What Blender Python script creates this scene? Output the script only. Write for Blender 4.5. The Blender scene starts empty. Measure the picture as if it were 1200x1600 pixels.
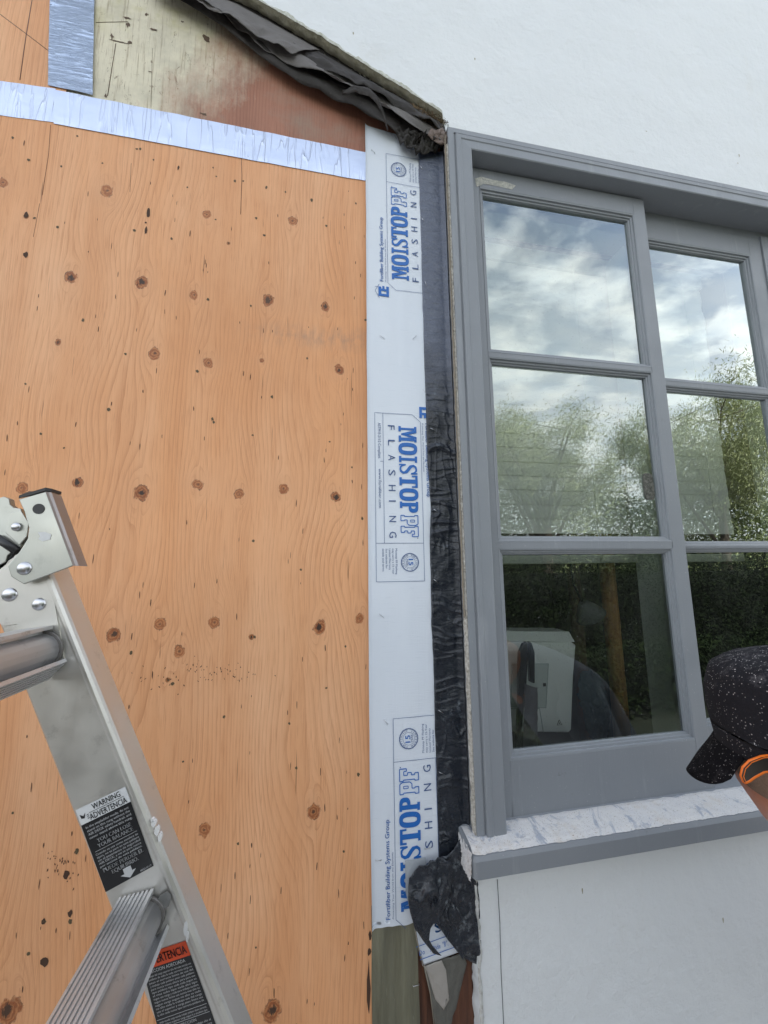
import bpy, bmesh, math, random
import numpy as np
from mathutils import Vector, Matrix, noise as mnoise
R = math.radians
random.seed(7); RNG = np.random.default_rng(7)
sc = bpy.context.scene
COL = sc.collection

# ------------------------------------------------------------------ camera
CAM = np.array([0.0, -0.75, 1.6])
ROT = np.array([[0.98297926, -0.01369476, -0.18320542],
                [-0.1833014, -0.1401114, -0.97302076],
                [-0.01234389, 0.99004103, -0.14023687]])      # rows: wall right, into the wall, up
F = 602.0
cd = bpy.data.cameras.new("camera"); cam = bpy.data.objects.new("camera", cd); COL.objects.link(cam)
cd.sensor_fit = 'HORIZONTAL'; cd.sensor_width = 36.0; cd.lens = 36.0 * F / 1200.0
cd.clip_start = 0.01; cd.clip_end = 2000
cam.matrix_world = Matrix([list(ROT[i]) + [CAM[i]] for i in range(3)] + [[0, 0, 0, 1]])
sc.camera = cam

# ------------------------------------------------------------------ world, sun, exposure
SUN_EL, SUN_AZ = R(46), R(25)      # the sun stands behind the house, so the whole wall is in open shade
w = bpy.data.worlds.new("World"); sc.world = w; w.use_nodes = True
nt = w.node_tree; nt.nodes.clear()
def wn(t, **k):
    n = nt.nodes.new(t)
    for a, b in k.items(): setattr(n, a, b)
    return n
sky = wn('ShaderNodeTexSky', sky_type='NISHITA', sun_disc=False, sun_elevation=SUN_EL, sun_rotation=SUN_AZ)
sky.air_density = 1.0; sky.dust_density = 0.6; sky.ozone_density = 1.2
tc = wn('ShaderNodeTexCoord'); sep = wn('ShaderNodeSeparateXYZ'); nt.links.new(tc.outputs['Generated'], sep.inputs[0])
zc = wn('ShaderNodeMath', operation='MAXIMUM'); nt.links.new(sep.outputs['Z'], zc.inputs[0]); zc.inputs[1].default_value = 0.04
zz = wn('ShaderNodeMath', operation='ADD'); nt.links.new(zc.outputs[0], zz.inputs[0]); zz.inputs[1].default_value = 0.12
comb = wn('ShaderNodeCombineXYZ')
for i, a in enumerate('XY'):
    dv = wn('ShaderNodeMath', operation='DIVIDE'); nt.links.new(sep.outputs[a], dv.inputs[0]); nt.links.new(zz.outputs[0], dv.inputs[1])
    nt.links.new(dv.outputs[0], comb.inputs[i])
rotm = wn('ShaderNodeMapping'); rotm.inputs['Rotation'].default_value = (0, 0, R(-35)); rotm.inputs['Scale'].default_value = (1.0, 1.45, 1.0)
rotm.inputs['Location'].default_value = (0.35, 0.2, 0)
nt.links.new(comb.outputs[0], rotm.inputs[0])
cn = wn('ShaderNodeTexNoise'); cn.inputs['Scale'].default_value = 3.1; cn.inputs['Detail'].default_value = 8; cn.inputs['Roughness'].default_value = 0.6
cn.inputs['Distortion'].default_value = 0.25; nt.links.new(rotm.outputs[0], cn.inputs['Vector'])
cr = wn('ShaderNodeMapRange'); cr.inputs['From Min'].default_value = 0.44; cr.inputs['From Max'].default_value = 0.66
nt.links.new(cn.outputs['Fac'], cr.inputs['Value'])
# clouds thicken towards the horizon
el = wn('ShaderNodeMapRange'); el.inputs['From Min'].default_value = 0.66; el.inputs['From Max'].default_value = 0.30
el.inputs['To Min'].default_value = 0.0; el.inputs['To Max'].default_value = 0.55; nt.links.new(sep.outputs['Z'], el.inputs['Value'])
crs = wn('ShaderNodeMath', operation='MULTIPLY_ADD'); nt.links.new(cr.outputs[0], crs.inputs[0]); crs.inputs[1].default_value = .86; crs.inputs[2].default_value = .14     # thin veil over the blue
ad = wn('ShaderNodeMath', operation='ADD', use_clamp=True); nt.links.new(crs.outputs[0], ad.inputs[0]); nt.links.new(el.outputs[0], ad.inputs[1])
cn2 = wn('ShaderNodeTexNoise'); cn2.inputs['Scale'].default_value = 7; cn2.inputs['Detail'].default_value = 6; nt.links.new(rotm.outputs[0], cn2.inputs['Vector'])
crc = wn('ShaderNodeValToRGB'); crc.color_ramp.elements[0].position = 0.3; crc.color_ramp.elements[0].color = (7.6, 8.2, 8.9, 1)
crc.color_ramp.elements[1].position = 0.65; crc.color_ramp.elements[1].color = (10.2, 10.2, 10.0, 1)
nt.links.new(cn2.outputs['Fac'], crc.inputs[0])
mx = wn('ShaderNodeMix', data_type='RGBA'); nt.links.new(ad.outputs[0], mx.inputs['Factor'])
nt.links.new(sky.outputs[0], mx.inputs['A']); nt.links.new(crc.outputs[0], mx.inputs['B'])
bg = wn('ShaderNodeBackground'); bg.inputs['Strength'].default_value = 0.14
nt.links.new(mx.outputs['Result'], bg.inputs[0])
wo = wn('ShaderNodeOutputWorld'); nt.links.new(bg.outputs[0], wo.inputs[0])
sl = bpy.data.lights.new("sun", 'SUN'); sl.energy = 4.6; sl.angle = R(0.5); sl.color = (1, .95, .87)
so = bpy.data.objects.new("sun", sl); COL.objects.link(so)
# the light comes from azimuth SUN_AZ measured from +Y, so the lamp's -Z looks away from it
sd = Vector((math.sin(SUN_AZ) * math.cos(SUN_EL), math.cos(SUN_AZ) * math.cos(SUN_EL), math.sin(SUN_EL)))
so.rotation_euler = sd.to_track_quat('Z', 'Y').to_euler()
sc.view_settings.view_transform = 'Standard'; sc.view_settings.look = 'None'
sc.view_settings.exposure = 0.88; sc.view_settings.gamma = 1.0

# ------------------------------------------------------------------ helpers
def W(px, py, y=0.0):
    """point on the plane parallel to the wall at depth y, from a position measured in the photograph"""
    v = ROT @ np.array([px - 600.0, -(py - 800.0), -F]); t = (y - CAM[1]) / v[1]
    return Vector(CAM + v * t)
ORG = {}
def thing(name, label, cat, loc=(0, 0, 0), group=None):
    o = bpy.data.objects.new(name, None); COL.objects.link(o); o.location = loc; o.empty_display_size = .05
    o["label"] = label; o["category"] = cat
    if group: o["group"] = group
    ORG[o.name] = Vector(loc); return o
def tag(o, label, cat, group=None, kind=None):
    if label: o["label"] = label
    if cat: o["category"] = cat
    if group: o["group"] = group
    if kind: o["kind"] = kind
    return o
def link(name, me, mats, parent=None, smooth=False):
    o = bpy.data.objects.new(name, me); COL.objects.link(o)
    if not isinstance(mats, (list, tuple)): mats = [mats]
    for m in mats: me.materials.append(m)
    if parent is not None:
        org = ORG[parent.name]; me.transform(Matrix.Translation(-org)); o.parent = parent
        ORG[o.name] = org
        if parent.type == 'MESH' and parent.parent is None:
            pass
    else: ORG[o.name] = Vector((0, 0, 0))
    if smooth:
        for p in me.polygons: p.use_smooth = True
    return o
def obj(name, bm, mats, parent=None, smooth=False, bevel=0.0, seg=2):
    if bevel:
        bmesh.ops.remove_doubles(bm, verts=bm.verts, dist=1e-6)
        es = [e for e in bm.edges if len(e.link_faces) == 2 and e.calc_face_angle(0) > R(35)]
        bmesh.ops.bevel(bm, geom=es, offset=bevel, segments=seg, affect='EDGES', profile=.5, clamp_overlap=True)
    bmesh.ops.recalc_face_normals(bm, faces=bm.faces)
    me = bpy.data.meshes.new(name); bm.to_mesh(me); bm.free()
    return link(name, me, mats, parent, smooth)
def box(bm, x0, x1, y0, y1, z0, z1, mi=0):
    vs = [bm.verts.new((x, y, z)) for x in (x0, x1) for y in (y0, y1) for z in (z0, z1)]
    for q in ((0, 1, 3, 2), (4, 6, 7, 5), (0, 4, 5, 1), (2, 3, 7, 6), (0, 2, 6, 4), (1, 5, 7, 3)):
        f = bm.faces.new([vs[i] for i in q]); f.material_index = mi
def prism(bm, pts, ext, mi=0):
    """closed polygon (3D points) extruded by the vector ext"""
    a = [bm.verts.new(p) for p in pts]; b = [bm.verts.new(Vector(p) + Vector(ext)) for p in pts]
    n = len(pts); fs = [bm.faces.new(a), bm.faces.new(b[::-1])]
    for i in range(n): fs.append(bm.faces.new((a[i], b[i], b[(i + 1) % n], a[(i + 1) % n])))
    for f in fs: f.material_index = mi
def tube(bm, pts, rad, seg=10, cap=True, mi=0):
    pts = [Vector(p) for p in pts]; rads = rad if isinstance(rad, (list, tuple)) else [rad] * len(pts)
    rings = []; prev = None
    for i, p in enumerate(pts):
        d = (pts[min(i + 1, len(pts) - 1)] - pts[max(i - 1, 0)]).normalized()
        if prev is None:
            a = Vector((0, 0, 1)) if abs(d.z) < .9 else Vector((1, 0, 0)); u = d.cross(a).normalized()
        else: u = (prev - d * prev.dot(d)).normalized()
        prev = u; v = d.cross(u)
        rings.append([bm.verts.new(p + (u * math.cos(2 * math.pi * k / seg) + v * math.sin(2 * math.pi * k / seg)) * rads[i]) for k in range(seg)])
    for a, b in zip(rings, rings[1:]):
        for k in range(seg):
            f = bm.faces.new((a[k], a[(k + 1) % seg], b[(k + 1) % seg], b[k])); f.material_index = mi; f.smooth = True
    if cap:
        for r in (rings[0][::-1], rings[-1]): bm.faces.new(r).material_index = mi
def grid(fn, nu, nv, bm=None, mi=0):
    bm = bm or bmesh.new()
    vs = [[bm.verts.new(fn(i / nu, j / nv)) for j in range(nv + 1)] for i in range(nu + 1)]
    for i in range(nu):
        for j in range(nv):
            f = bm.faces.new((vs[i][j], vs[i + 1][j], vs[i + 1][j + 1], vs[i][j + 1])); f.material_index = mi; f.smooth = True
    return bm
def nz(x, y=0, z=0): return mnoise.noise(Vector((x, y, z)))

# ------------------------------------------------------------------ materials
class M_:
    """small node-tree builder"""
    def __init__(s, name):
        s.m = bpy.data.materials.new(name); s.m.use_nodes = True; s.t = s.m.node_tree
        s.b = s.t.nodes['Principled BSDF']; s.tc = s.t.nodes.new('ShaderNodeTexCoord')
    def n(s, t, ins=None, **k):
        x = s.t.nodes.new(t)
        for a, b in k.items(): setattr(x, a, b)
        for a, b in (ins or {}).items():
            if hasattr(b, 'is_linked') or isinstance(b, bpy.types.NodeSocket): s.t.links.new(b, x.inputs[a])
            else: x.inputs[a].default_value = b
        return x
    def noise(s, scale, detail=4, rough=.5, stretch=(1, 1, 1), dist=0.0, vec=None, loc=(0, 0, 0)):
        mp = s.n('ShaderNodeMapping', {'Vector': vec or s.tc.outputs['Object'], 'Scale': stretch, 'Location': loc})
        return s.n('ShaderNodeTexNoise', {'Vector': mp.outputs[0], 'Scale': scale, 'Detail': detail, 'Roughness': rough, 'Distortion': dist}).outputs['Fac']
    def ramp(s, fac, stops):
        r = s.n('ShaderNodeValToRGB', {0: fac}); e = r.color_ramp.elements
        while len(e) < len(stops): e.new(.5)
        for i, (p, c) in enumerate(stops):
            e[i].position = p; e[i].color = tuple(c) + (1,) if len(c) == 3 else c
        return r.outputs[0]
    def rng(s, v, a, b, c=0., d=1.):
        return s.n('ShaderNodeMapRange', {'Value': v, 'From Min': a, 'From Max': b, 'To Min': c, 'To Max': d}).outputs[0]
    def mix(s, f, a, b, bt='MIX'):
        x = s.n('ShaderNodeMix', data_type='RGBA', blend_type=bt)
        for i, v in (('Factor', f), ('A', a), ('B', b)):
            sock = [q for q in x.inputs if q.name == i and (i == 'Factor' and q.type == 'VALUE' or q.type == 'RGBA')][0]
            if isinstance(v, bpy.types.NodeSocket): s.t.links.new(v, sock)
            else: sock.default_value = v if i == 'Factor' else (tuple(v) + (1,) if len(v) == 3 else v)
        return [o for o in x.outputs if o.type == 'RGBA'][0]
    def math(s, op, a, b=None, clamp=False):
        d = {0: a}
        if b is not None: d[1] = b
        return s.n('ShaderNodeMath', d, operation=op, use_clamp=clamp).outputs[0]
    def set(s, k, v):
        if isinstance(v, bpy.types.NodeSocket): s.t.links.new(v, s.b.inputs[k])
        elif k == 'Base Color': s.b.inputs[k].default_value = tuple(v) + (1,) if len(v) == 3 else v
        else: s.b.inputs[k].default_value = v
        return s
    def bump(s, h, strength=.3, dist=.001, normal=None):
        d = {'Height': h, 'Strength': strength, 'Distance': dist}
        if normal: d['Normal'] = normal
        x = s.n('ShaderNodeBump', d).outputs[0]; s.t.links.new(x, s.b.inputs['Normal']); return x
def simple(name, c1, c2=None, rough=.6, metal=0., scale=20, bump=.15, bscale=120, dist=.001, stretch=(1, 1, 1), specks=None, sscale=300, sth=.68):
    m = M_(name)
    col = m.mix(m.noise(scale, 5, .6, stretch), c1, c2 or tuple(x * .8 for x in c1))
    if specks:
        col = m.mix(m.rng(m.noise(sscale, 2, .5), sth, sth + .04), col, specks)
    m.set('Base Color', col).set('Roughness', rough).set('Metallic', metal)
    if bump: m.bump(m.noise(bscale, 4, .6, stretch), bump, dist)
    return m.m

def mat_paint_grey():
    m = M_('grey_paint')
    base = m.mix(m.noise(5, 6, .65), (.205, .222, .245), (.26, .278, .30))
    st = m.rng(m.noise(30, 6, .7, (1, 1, .12)), .58, .75)
    base = m.mix(m.math('MULTIPLY', st, .5), base, (.36, .375, .395))
    base = m.mix(m.rng(m.noise(17, 6, .8, loc=(2, 3, 1)), .66, .72, 0, .55), base, (.15, .155, .16))
    dust = m.rng(m.noise(260, 3, .6), .68, .74)
    base = m.mix(m.math('MULTIPLY', dust, .5), base, (.5, .5, .48))
    m.set('Base Color', base).set('Roughness', m.rng(m.noise(14, 4), .3, .7, .34, .55))
    h = m.math('ADD', m.noise(11, 4, .6), m.math('MULTIPLY', m.noise(170, 3, .6, (1, 1, .06)), .30))
    h = m.math('ADD', h, m.math('MULTIPLY', m.noise(230, 4, .7, (.12, 1, 1)), .16))
    m.bump(h, .55, .0016); return m.m
def mat_stucco():
    m = M_('white_stucco')
    c = m.mix(m.noise(2.2, 6, .6), (.71, .745, .77), (.79, .81, .815))
    c = m.mix(m.rng(m.noise(90, 4, .7), .70, .78), c, (.55, .57, .56))
    c = m.mix(m.rng(m.noise(7, 6, .75, loc=(4, 0, 2)), .66, .80, 0, .4), c, (.58, .60, .58))
    c = m.mix(m.rng(m.noise(3.2, 7, .8, (1, 1, .5), loc=(1, 0, 7)), .58, .74, 0, .35), c, (.66, .655, .60))
    m.set('Base Color', c).set('Roughness', .55)
    h = m.math('ADD', m.noise(6, 4, .5), m.math('MULTIPLY', m.noise(38, 6, .68), .34))
    m.bump(h, 1., .009); return m.m
def mat_crust(name, a, b, c_, sc1=90):
    m = M_(name)
    col = m.ramp(m.noise(sc1, 6, .7), [(.3, a), (.5, b), (.7, c_)])
    m.set('Base Color', col).set('Roughness', .9)
    m.bump(m.noise(170, 6, .7), .9, .004); return m.m
def mat_foil():
    m = M_('foil_tape')
    wr = m.noise(7, 2, .5, (4.0, 1, .55), .5)
    wr2 = m.noise(17, 2, .5, (3.4, 1, .35), .4, loc=(3, 0, 1))
    gate = m.rng(m.noise(6, 2, .5, loc=(0, 4, 0)), .45, .65)
    m.set('Base Color', m.mix(m.noise(14, 5, .7), (.64, .71, .87), (.55, .63, .80))).set('Metallic', .75)
    m.set('Roughness', m.rng(m.noise(30, 3), .3, .7, .36, .46))
    rd = lambda q, p: m.math('POWER', m.math('SUBTRACT', 1., m.math('ABSOLUTE', m.math('MULTIPLY', m.math('SUBTRACT', q, .5), 1.6))), p)
    h = m.math('ADD', m.math('MULTIPLY', rd(wr, 36), .75), m.math('MULTIPLY', m.math('MULTIPLY', rd(wr2, 40), gate), .7))
    h = m.math('ADD', h, m.math('MULTIPLY', m.noise(10, 3, .5, (1, 1, 2.)), 1.1))
    m.bump(h, .9, .0026); return m.m
def mat_foil_v():
    m = M_('foil_tape_creased')
    wr = m.noise(34, 5, .6, (.3, 1, 3.4), 1.0)
    r = m.math('ABSOLUTE', m.math('SUBTRACT', wr, .5))
    m.set('Base Color', (.50, .60, .78)).set('Metallic', .85).set('Roughness', .33)
    h = m.math('ADD', m.math('POWER', m.math('SUBTRACT', 1., r), 12), m.math('MULTIPLY', m.noise(11, 2), 1.))
    m.bump(h, .9, .0035); return m.m
def mat_flashing():
    m = M_('white_flashing')
    c = m.mix(m.noise(6, 4, .6), (.66, .72, .80), (.73, .77, .83))
    # the scrim's threads show as short fine lines
    th = m.rng(m.noise(60, 3, .6, (.35, 1, 9)), .63, .68)
    c = m.mix(m.math('MULTIPLY', th, .35), c, (.52, .58, .66))
    m.set('Base Color', c).set('Roughness', .38)
    h = m.math('ADD', m.math('MULTIPLY', m.noise(60, 3, .6, (.35, 1, 9)), .4), m.noise(9, 3, .5))
    h = m.math('ADD', h, m.math('MULTIPLY', m.noise(30, 3, .6, (9, 1, .35)), .2))
    m.bump(h, .45, .002); return m.m
def mat_membrane(name='black_membrane', dust=0.):
    m = M_(name)
    n1 = m.noise(40, 6, .7, (1, 1, 1.6), .8)
    c = m.mix(n1, (.007, .010, .016), (.024, .029, .040))
    # upper part is lighter and bluer; lower part near black
    sx = m.n('ShaderNodeSeparateXYZ', {0: m.tc.outputs['Object']})
    up = m.rng(m.math('ADD', sx.outputs['Z'], m.math('MULTIPLY', m.noise(12, 4), .3)), 1.02, 1.22)
    c = m.mix(up, c, m.mix(m.noise(60, 5, .7), (.070, .084, .125), (.13, .15, .205)))
    d = m.math('MULTIPLY', m.rng(m.noise(75, 6, .8, (1, 1, .6)), .56 - dust * .06, .72 - dust * .08), m.rng(m.noise(9, 4, .6, loc=(3, 1, 0)), .42 - dust * .1, .62 - dust * .1))
    c = m.mix(m.math('MULTIPLY', d, .75), c, (.26 + dust * .2, .30 + dust * .2, .34 + dust * .18))
    m.set('Base Color', c).set('Roughness', m.rng(n1, .3, .7, .16, .42))
    b1 = m.bump(m.noise(34, 5, .6, (.7, 1, 1.8), 1.0), .7, .004)
    x = m.n('ShaderNodeBump', {'Height': m.noise(260, 3, .6, (1, 1, 3)), 'Strength': .3, 'Distance': .001, 'Normal': b1})
    m.t.links.new(x.outputs[0], m.b.inputs['Normal']); return m.m
def mat_glass():
    m = M_('window_glass'); t = m.t; t.nodes.remove(m.b)
    fr = m.n('ShaderNodeFresnel', {'IOR': 1.52}).outputs[0]
    k = m.math('MULTIPLY', fr, 5.0, clamp=True)          # two panes, four faces
    warp = m.n('ShaderNodeBump', {'Height': m.noise(2.5, 1), 'Strength': .12, 'Distance': .004})
    g = m.n('ShaderNodeBsdfGlossy', {'Color': (.93, 1., .99, 1), 'Roughness': .0, 'Normal': warp.outputs[0]})
    tr = m.n('ShaderNodeBsdfTransparent', {'Color': (.93, .97, .945, 1)})
    df = m.n('ShaderNodeBsdfDiffuse', {'Color': (.7, .72, .7, 1)})      # thin film of dust
    s1 = m.n('ShaderNodeMixShader', {0: k, 1: tr.outputs[0], 2: g.outputs[0]})
    dirt = m.math('ADD', m.rng(m.noise(5, 6, .7), .4, .8, .004, .03), m.rng(m.noise(420, 2, .5), .71, .75, 0, .35))
    s2 = m.n('ShaderNodeMixShader', {0: dirt, 1: s1.outputs[0], 2: df.outputs[0]})
    out = [n for n in t.nodes if n.type == 'OUTPUT_MATERIAL'][0]; t.links.new(s2.outputs[0], out.inputs[0])
    return m.m
def mat_plywood(name, a, b, dark, pink=None):
    """veneer: the mesh carries the grain field 'grain' and the knot field 'knot'; the nodes turn them into lines"""
    m = M_(name)
    g = m.n('ShaderNodeAttribute', attribute_name='grain').outputs['Fac']
    k = m.n('ShaderNodeAttribute', attribute_name='knot').outputs['Fac']      # 0 at a knot's heart, 1 at its rim, grows outwards
    kd = m.n('ShaderNodeAttribute', attribute_name='knotdark').outputs['Fac']
    fine = m.noise(420, 3, .6, (1, 1, .035)); mid = m.noise(120, 3, .6, (1, 1, .05)); big = m.noise(3.0, 4, .6, (1.6, 1, .5))
    slow = m.noise(9, 3, .6, (1.4, 1, .25), loc=(1, 0, 5))
    gg = m.math('ADD', m.math('MULTIPLY', g, .80), m.math('ADD', m.math('MULTIPLY', mid, .28), m.math('MULTIPLY', slow, 1.6)))
    s1 = m.math('FRACT', gg); l1 = m.math('POWER', s1, 4.)                       # late wood: a slow rise, then a sharp line
    s2 = m.math('FRACT', m.math('ADD', m.math('MULTIPLY', g, 2.1), m.math('MULTIPLY', fine, .5))); l2 = m.math('POWER', s2, 3.)
    amt = m.rng(m.noise(6, 4, .65, (2.0, 1, .45), loc=(7, 0, 3)), .36, .62, .12, 1.)
    amt2 = m.rng(m.noise(8, 4, .65, (2.0, 1, .35), loc=(1, 0, 13)), .42, .66, .0, 1.)
    base = m.mix(m.rng(big, .30, .62), a, b)
    base = m.mix(m.rng(m.noise(5, 4, .6, (3, 1, .22), loc=(6, 0, 4)), .42, .66, 0, .45), base, tuple(x * y for x, y in zip(b, (.86, .78, .70))))
    band = m.rng(m.noise(11, 3, .5, (1.6, 1, .10), loc=(0, 0, 8)), .40, .72, 0, .25)
    base = m.mix(band, base, tuple(.62 * x + .38 * y for x, y in zip(b, dark)))
    base = m.mix(m.math('MULTIPLY', m.math('MULTIPLY', l1, amt), .56), base, dark)
    base = m.mix(m.math('MULTIPLY', m.math('MULTIPLY', l2, amt2), .34), base, dark)
    base = m.mix(m.math('MULTIPLY', m.rng(fine, .53, .70), .40), base, dark)
    base = m.mix(m.math('MULTIPLY', m.rng(m.noise(200, 2, .5, (1, 1, .04), loc=(2, 0, 9)), .70, .75), .6), base, (.16, .06, .02))
    # knots
    base = m.mix(m.math('MULTIPLY', m.rng(k, 3.2, 1.0, 0, 1.), m.rng(m.noise(30, 3), .3, .7, .10, .42)), base, tuple(.45 * x + .55 * y for x, y in zip(dark, a)))
    rings = m.rng(m.math('SINE', m.math('MULTIPLY', m.math('ADD', k, m.math('MULTIPLY', m.noise(90, 3), 1.3)), 15.)), -.4, .9)
    kc = m.mix(rings, (.30, .085, .024), (.50, .20, .07))
    kc = m.mix(m.math('MULTIPLY', m.rng(m.noise(150, 4, .75), .42, .62), m.rng(kd, 0., 1., .12, .5)), kc, (.15, .055, .028))
    kc = m.mix(m.rng(m.math('ADD', k, m.math('MULTIPLY', m.noise(90, 3, .7, loc=(3, 0, 3)), .5)), .50, .36), kc, (.06, .022, .012))
    core = m.math('MULTIPLY', m.rng(m.math('ADD', k, m.math('MULTIPLY', m.noise(75, 4, .8, (1, 1, .6)), 1.9)), 1.40, 1.22), m.rng(kd, .45, .8))
    kc = m.mix(core, kc, (.020, .011, .008))
    kk = m.math('ADD', k, m.math('MULTIPLY', m.math('SUBTRACT', m.noise(48, 4, .7, (1.3, 1, .8)), .5), 1.5))
    base = m.mix(m.math('MULTIPLY', m.rng(kk, .86, .72), m.rng(kd, 0., .6, .80, .97)), base, kc)
    rim = m.math('SUBTRACT', 1., m.math('ABSOLUTE', m.math('MULTIPLY', m.math('SUBTRACT', kk, .82), 11.)), clamp=True)
    base = m.mix(m.math('MULTIPLY', rim, m.rng(m.noise(45, 3, .7, loc=(5, 0, 0)), .42, .62, 0, 1.)), base, (.075, .026, .014))
    return m, base, (l1, fine)

M = {}
M['paint'] = mat_paint_grey(); M['stucco'] = mat_stucco(); M['foil'] = mat_foil(); M['foilv'] = mat_foil_v()
M['flash'] = mat_flashing(); M['memb'] = mat_membrane(); M['glass'] = mat_glass()
M['crust'] = mat_crust('cut_plaster', (.30, .275, .19), (.42, .39, .29), (.50, .48, .39), 60)
M['crumb'] = mat_crust('crumbly_plaster', (.22, .20, .16), (.48, .45, .40), (.66, .65, .62), 160)
M['debris'] = mat_crust('nest_debris', (.03, .02, .012), (.12, .08, .04), (.25, .19, .11), 200)
M['ink'] = simple('blue_ink', (.012, .115, .42), (.018, .15, .50), .45, scale=80, bump=0)
M['ink2'] = simple('navy_ink', (.035, .085, .22), (.05, .10, .26), .45, bump=0)
M['steel'] = simple('staple_steel', (.62, .63, .66), rough=.3, metal=1., bump=0)
M['black'] = simple('black_plastic', (.012, .012, .014), (.03, .03, .033), .45, bscale=200)
M['blind'] = simple('white_blind', (.86, .88, .84), (.88, .90, .86), .5, scale=8, bump=.05)
M['trim'] = simple('pale_trim', (.80, .86, .82), (.83, .88, .84), .45, scale=6, bump=.1)
def mat_alu(name, c1, c2, rough=.38, dirt=.3):
    m = M_(name)
    c = m.mix(m.noise(7, 5, .65), c1, c2)
    c = m.mix(m.math('MULTIPLY', m.rng(m.noise(38, 6, .75), .58, .72), dirt), c, (.16, .15, .13))
    c = m.mix(m.rng(m.noise(70, 4, .7, loc=(5, 5, 5)), .73, .76, 0, .8), c, (.75, .75, .74))
    m.set('Base Color', c).set('Metallic', .80).set('Roughness', m.rng(m.noise(25, 4), .3, .7, rough - .06, rough + .14))
    h = m.math('ADD', m.noise(300, 2, .5, (1, 1, .06)), m.math('MULTIPLY', m.noise(12, 3), .8)); m.bump(h, .12, .001); return m.m
M['alu'] = mat_alu('brushed_aluminium', (.62, .61, .57), (.70, .68, .64))
M['rung'] = mat_alu('worn_aluminium', (.55, .55, .55), (.68, .68, .69), .42, .55)
M['zinc'] = mat_alu('zinc_plated_steel', (.40, .43, .43), (.50, .49, .42), .34, .2)
M['zincd'] = mat_alu('dark_zinc_steel', (.30, .27, .25), (.40, .36, .34), .40, .5)  # darker, browner zinc copy for the folded side wall

# ------------------------------------------------------------------ ground and the house
GY = simple('grass', (.008, .013, .005), (.016, .022, .008), .9, scale=3, bump=.6, bscale=60, dist=.02)
bm = bmesh.new(); v = [bm.verts.new(p) for p in ((-400, -400, 0), (400, -400, 0), (400, 400, 0), (-400, 400, 0))]; bm.faces.new(v)
tag(obj('ground', bm, GY), None, None, kind='structure')
bm = bmesh.new(); box(bm, -3.5, 4.5, -2.35, .10, -.2, .012)
tag(obj('bounce_path', bm, simple('concrete', (.38, .36, .34), (.46, .44, .42), .85, scale=6, bscale=90)), None, None, kind='structure')  # unseen paving, sized and lightened to bounce light up the wall

house = thing('house', 'white stucco house with its plaster cut away along a diagonal above the plywood', 'house', (0, 0, 0))
SE = [(404, 0), (450, 27), (500, 56), (540, 82), (575, 104), (612, 127), (650, 150), (683, 171), (702, 184)]
edge = [W(*p, 0.0) for p in SE]
d0 = (edge[1] - edge[0]).normalized()
edge = [edge[0] - Vector((1.6, 0, -.45))] + edge
# densify with small jitter: the cut is ragged
ed = []
for a, b in zip(edge, edge[1:]):
    n = max(2, int((b - a).length / .006))
    for i in range(n): ed.append(a.lerp(b, i / n))
ed.append(edge[-1])
ed = [p + Vector((0, 0, .0035 * nz(p.x * 60, 1) + .002 * nz(p.x * 200, 5) + .003 * nz(p.x * 14, 9))) for p in ed]
WZ1 = 2.634; CX0 = .3035; CX1 = 1.62            # window casing: top, left, right
bm = bmesh.new()
outline = ed[:-1] + [Vector((CX0 - .001, 0, WZ1 + .012)), Vector((CX0 + .004, 0, WZ1 - .004)), Vector((CX1 + 1, 0, WZ1 - .004)), Vector((CX1 + 1, 0, 4.2)), Vector((ed[0].x, 0, 4.2))]
TH = .022
# front sheet (fan by vertical strips so that the bump has a sound surface)
def strip_wall(bm, low, ztop, y0, y1):
    f = [bm.verts.new((p.x, y0, p.z)) for p in low]; b = [bm.verts.new((p.x, y1, p.z)) for p in low]
    t = [bm.verts.new((p.x, y0, ztop)) for p in low]; tb = [bm.verts.new((p.x, y1, ztop)) for p in low]
    for i in range(len(low) - 1):
        bm.faces.new((f[i], f[i + 1], t[i + 1], t[i])); bm.faces.new((b[i], t[i + 0] if False else tb[i], tb[i + 1], b[i + 1]))
    return f, b, t, tb
low = [p for p in ed if p.x < CX0 - .002] + [Vector((CX0 - .001, 0, WZ1 + .010)), Vector((CX0, 0, WZ1 - .006)), Vector((CX1 + 1, 0, WZ1 - .006))]
f, b, t, tb = strip_wall(bm, low, 4.2, 0.0, TH)
obj('stucco_wall', bm, M['stucco'], house)
# the cut face itself: crusty, with a crumbled lip
bm = bmesh.new(); n = len(low) - 2
rows = []
for j in range(7):
    v = j / 6
    rows.append([bm.verts.new((p.x + .001 * nz(p.x * 90, j), v * TH - (.0006 if j == 0 else 0), p.z - .0007 + .003 * nz(p.x * 70, v * 5, 3) * (1 if 0 < j else .2) - .0035 * math.sin(v * 3.1))) for p in low[:n]])
for j in range(6):
    for i in range(n - 1): bm.faces.new((rows[j][i], rows[j][i + 1], rows[j + 1][i + 1], rows[j + 1][i]))
obj('cut_edge', bm, M['crust'], house, True)
# flaked paint lip just above the cut, front side
bm = bmesh.new()
for i in range(len(low) - 3):
    p = low[i]; q = low[i + 1]
    if p.x < -.2: continue
    h = lambda s: max(0.0006, .007 + .009 * nz(s * 22, 3) + .004 * nz(s * 90, 7))
    a = [bm.verts.new(c) for c in ((p.x, -.0012, p.z - .001), (q.x, -.0012, q.z - .001), (q.x, -.0009, q.z + h(q.x)), (p.x, -.0009, p.z + h(p.x)))]
    bm.faces.new(a)
obj('chipped_lip', bm, mat_crust('chipped_paint', (.40, .40, .31), (.56, .57, .50), (.70, .71, .68), 110), house)
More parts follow.
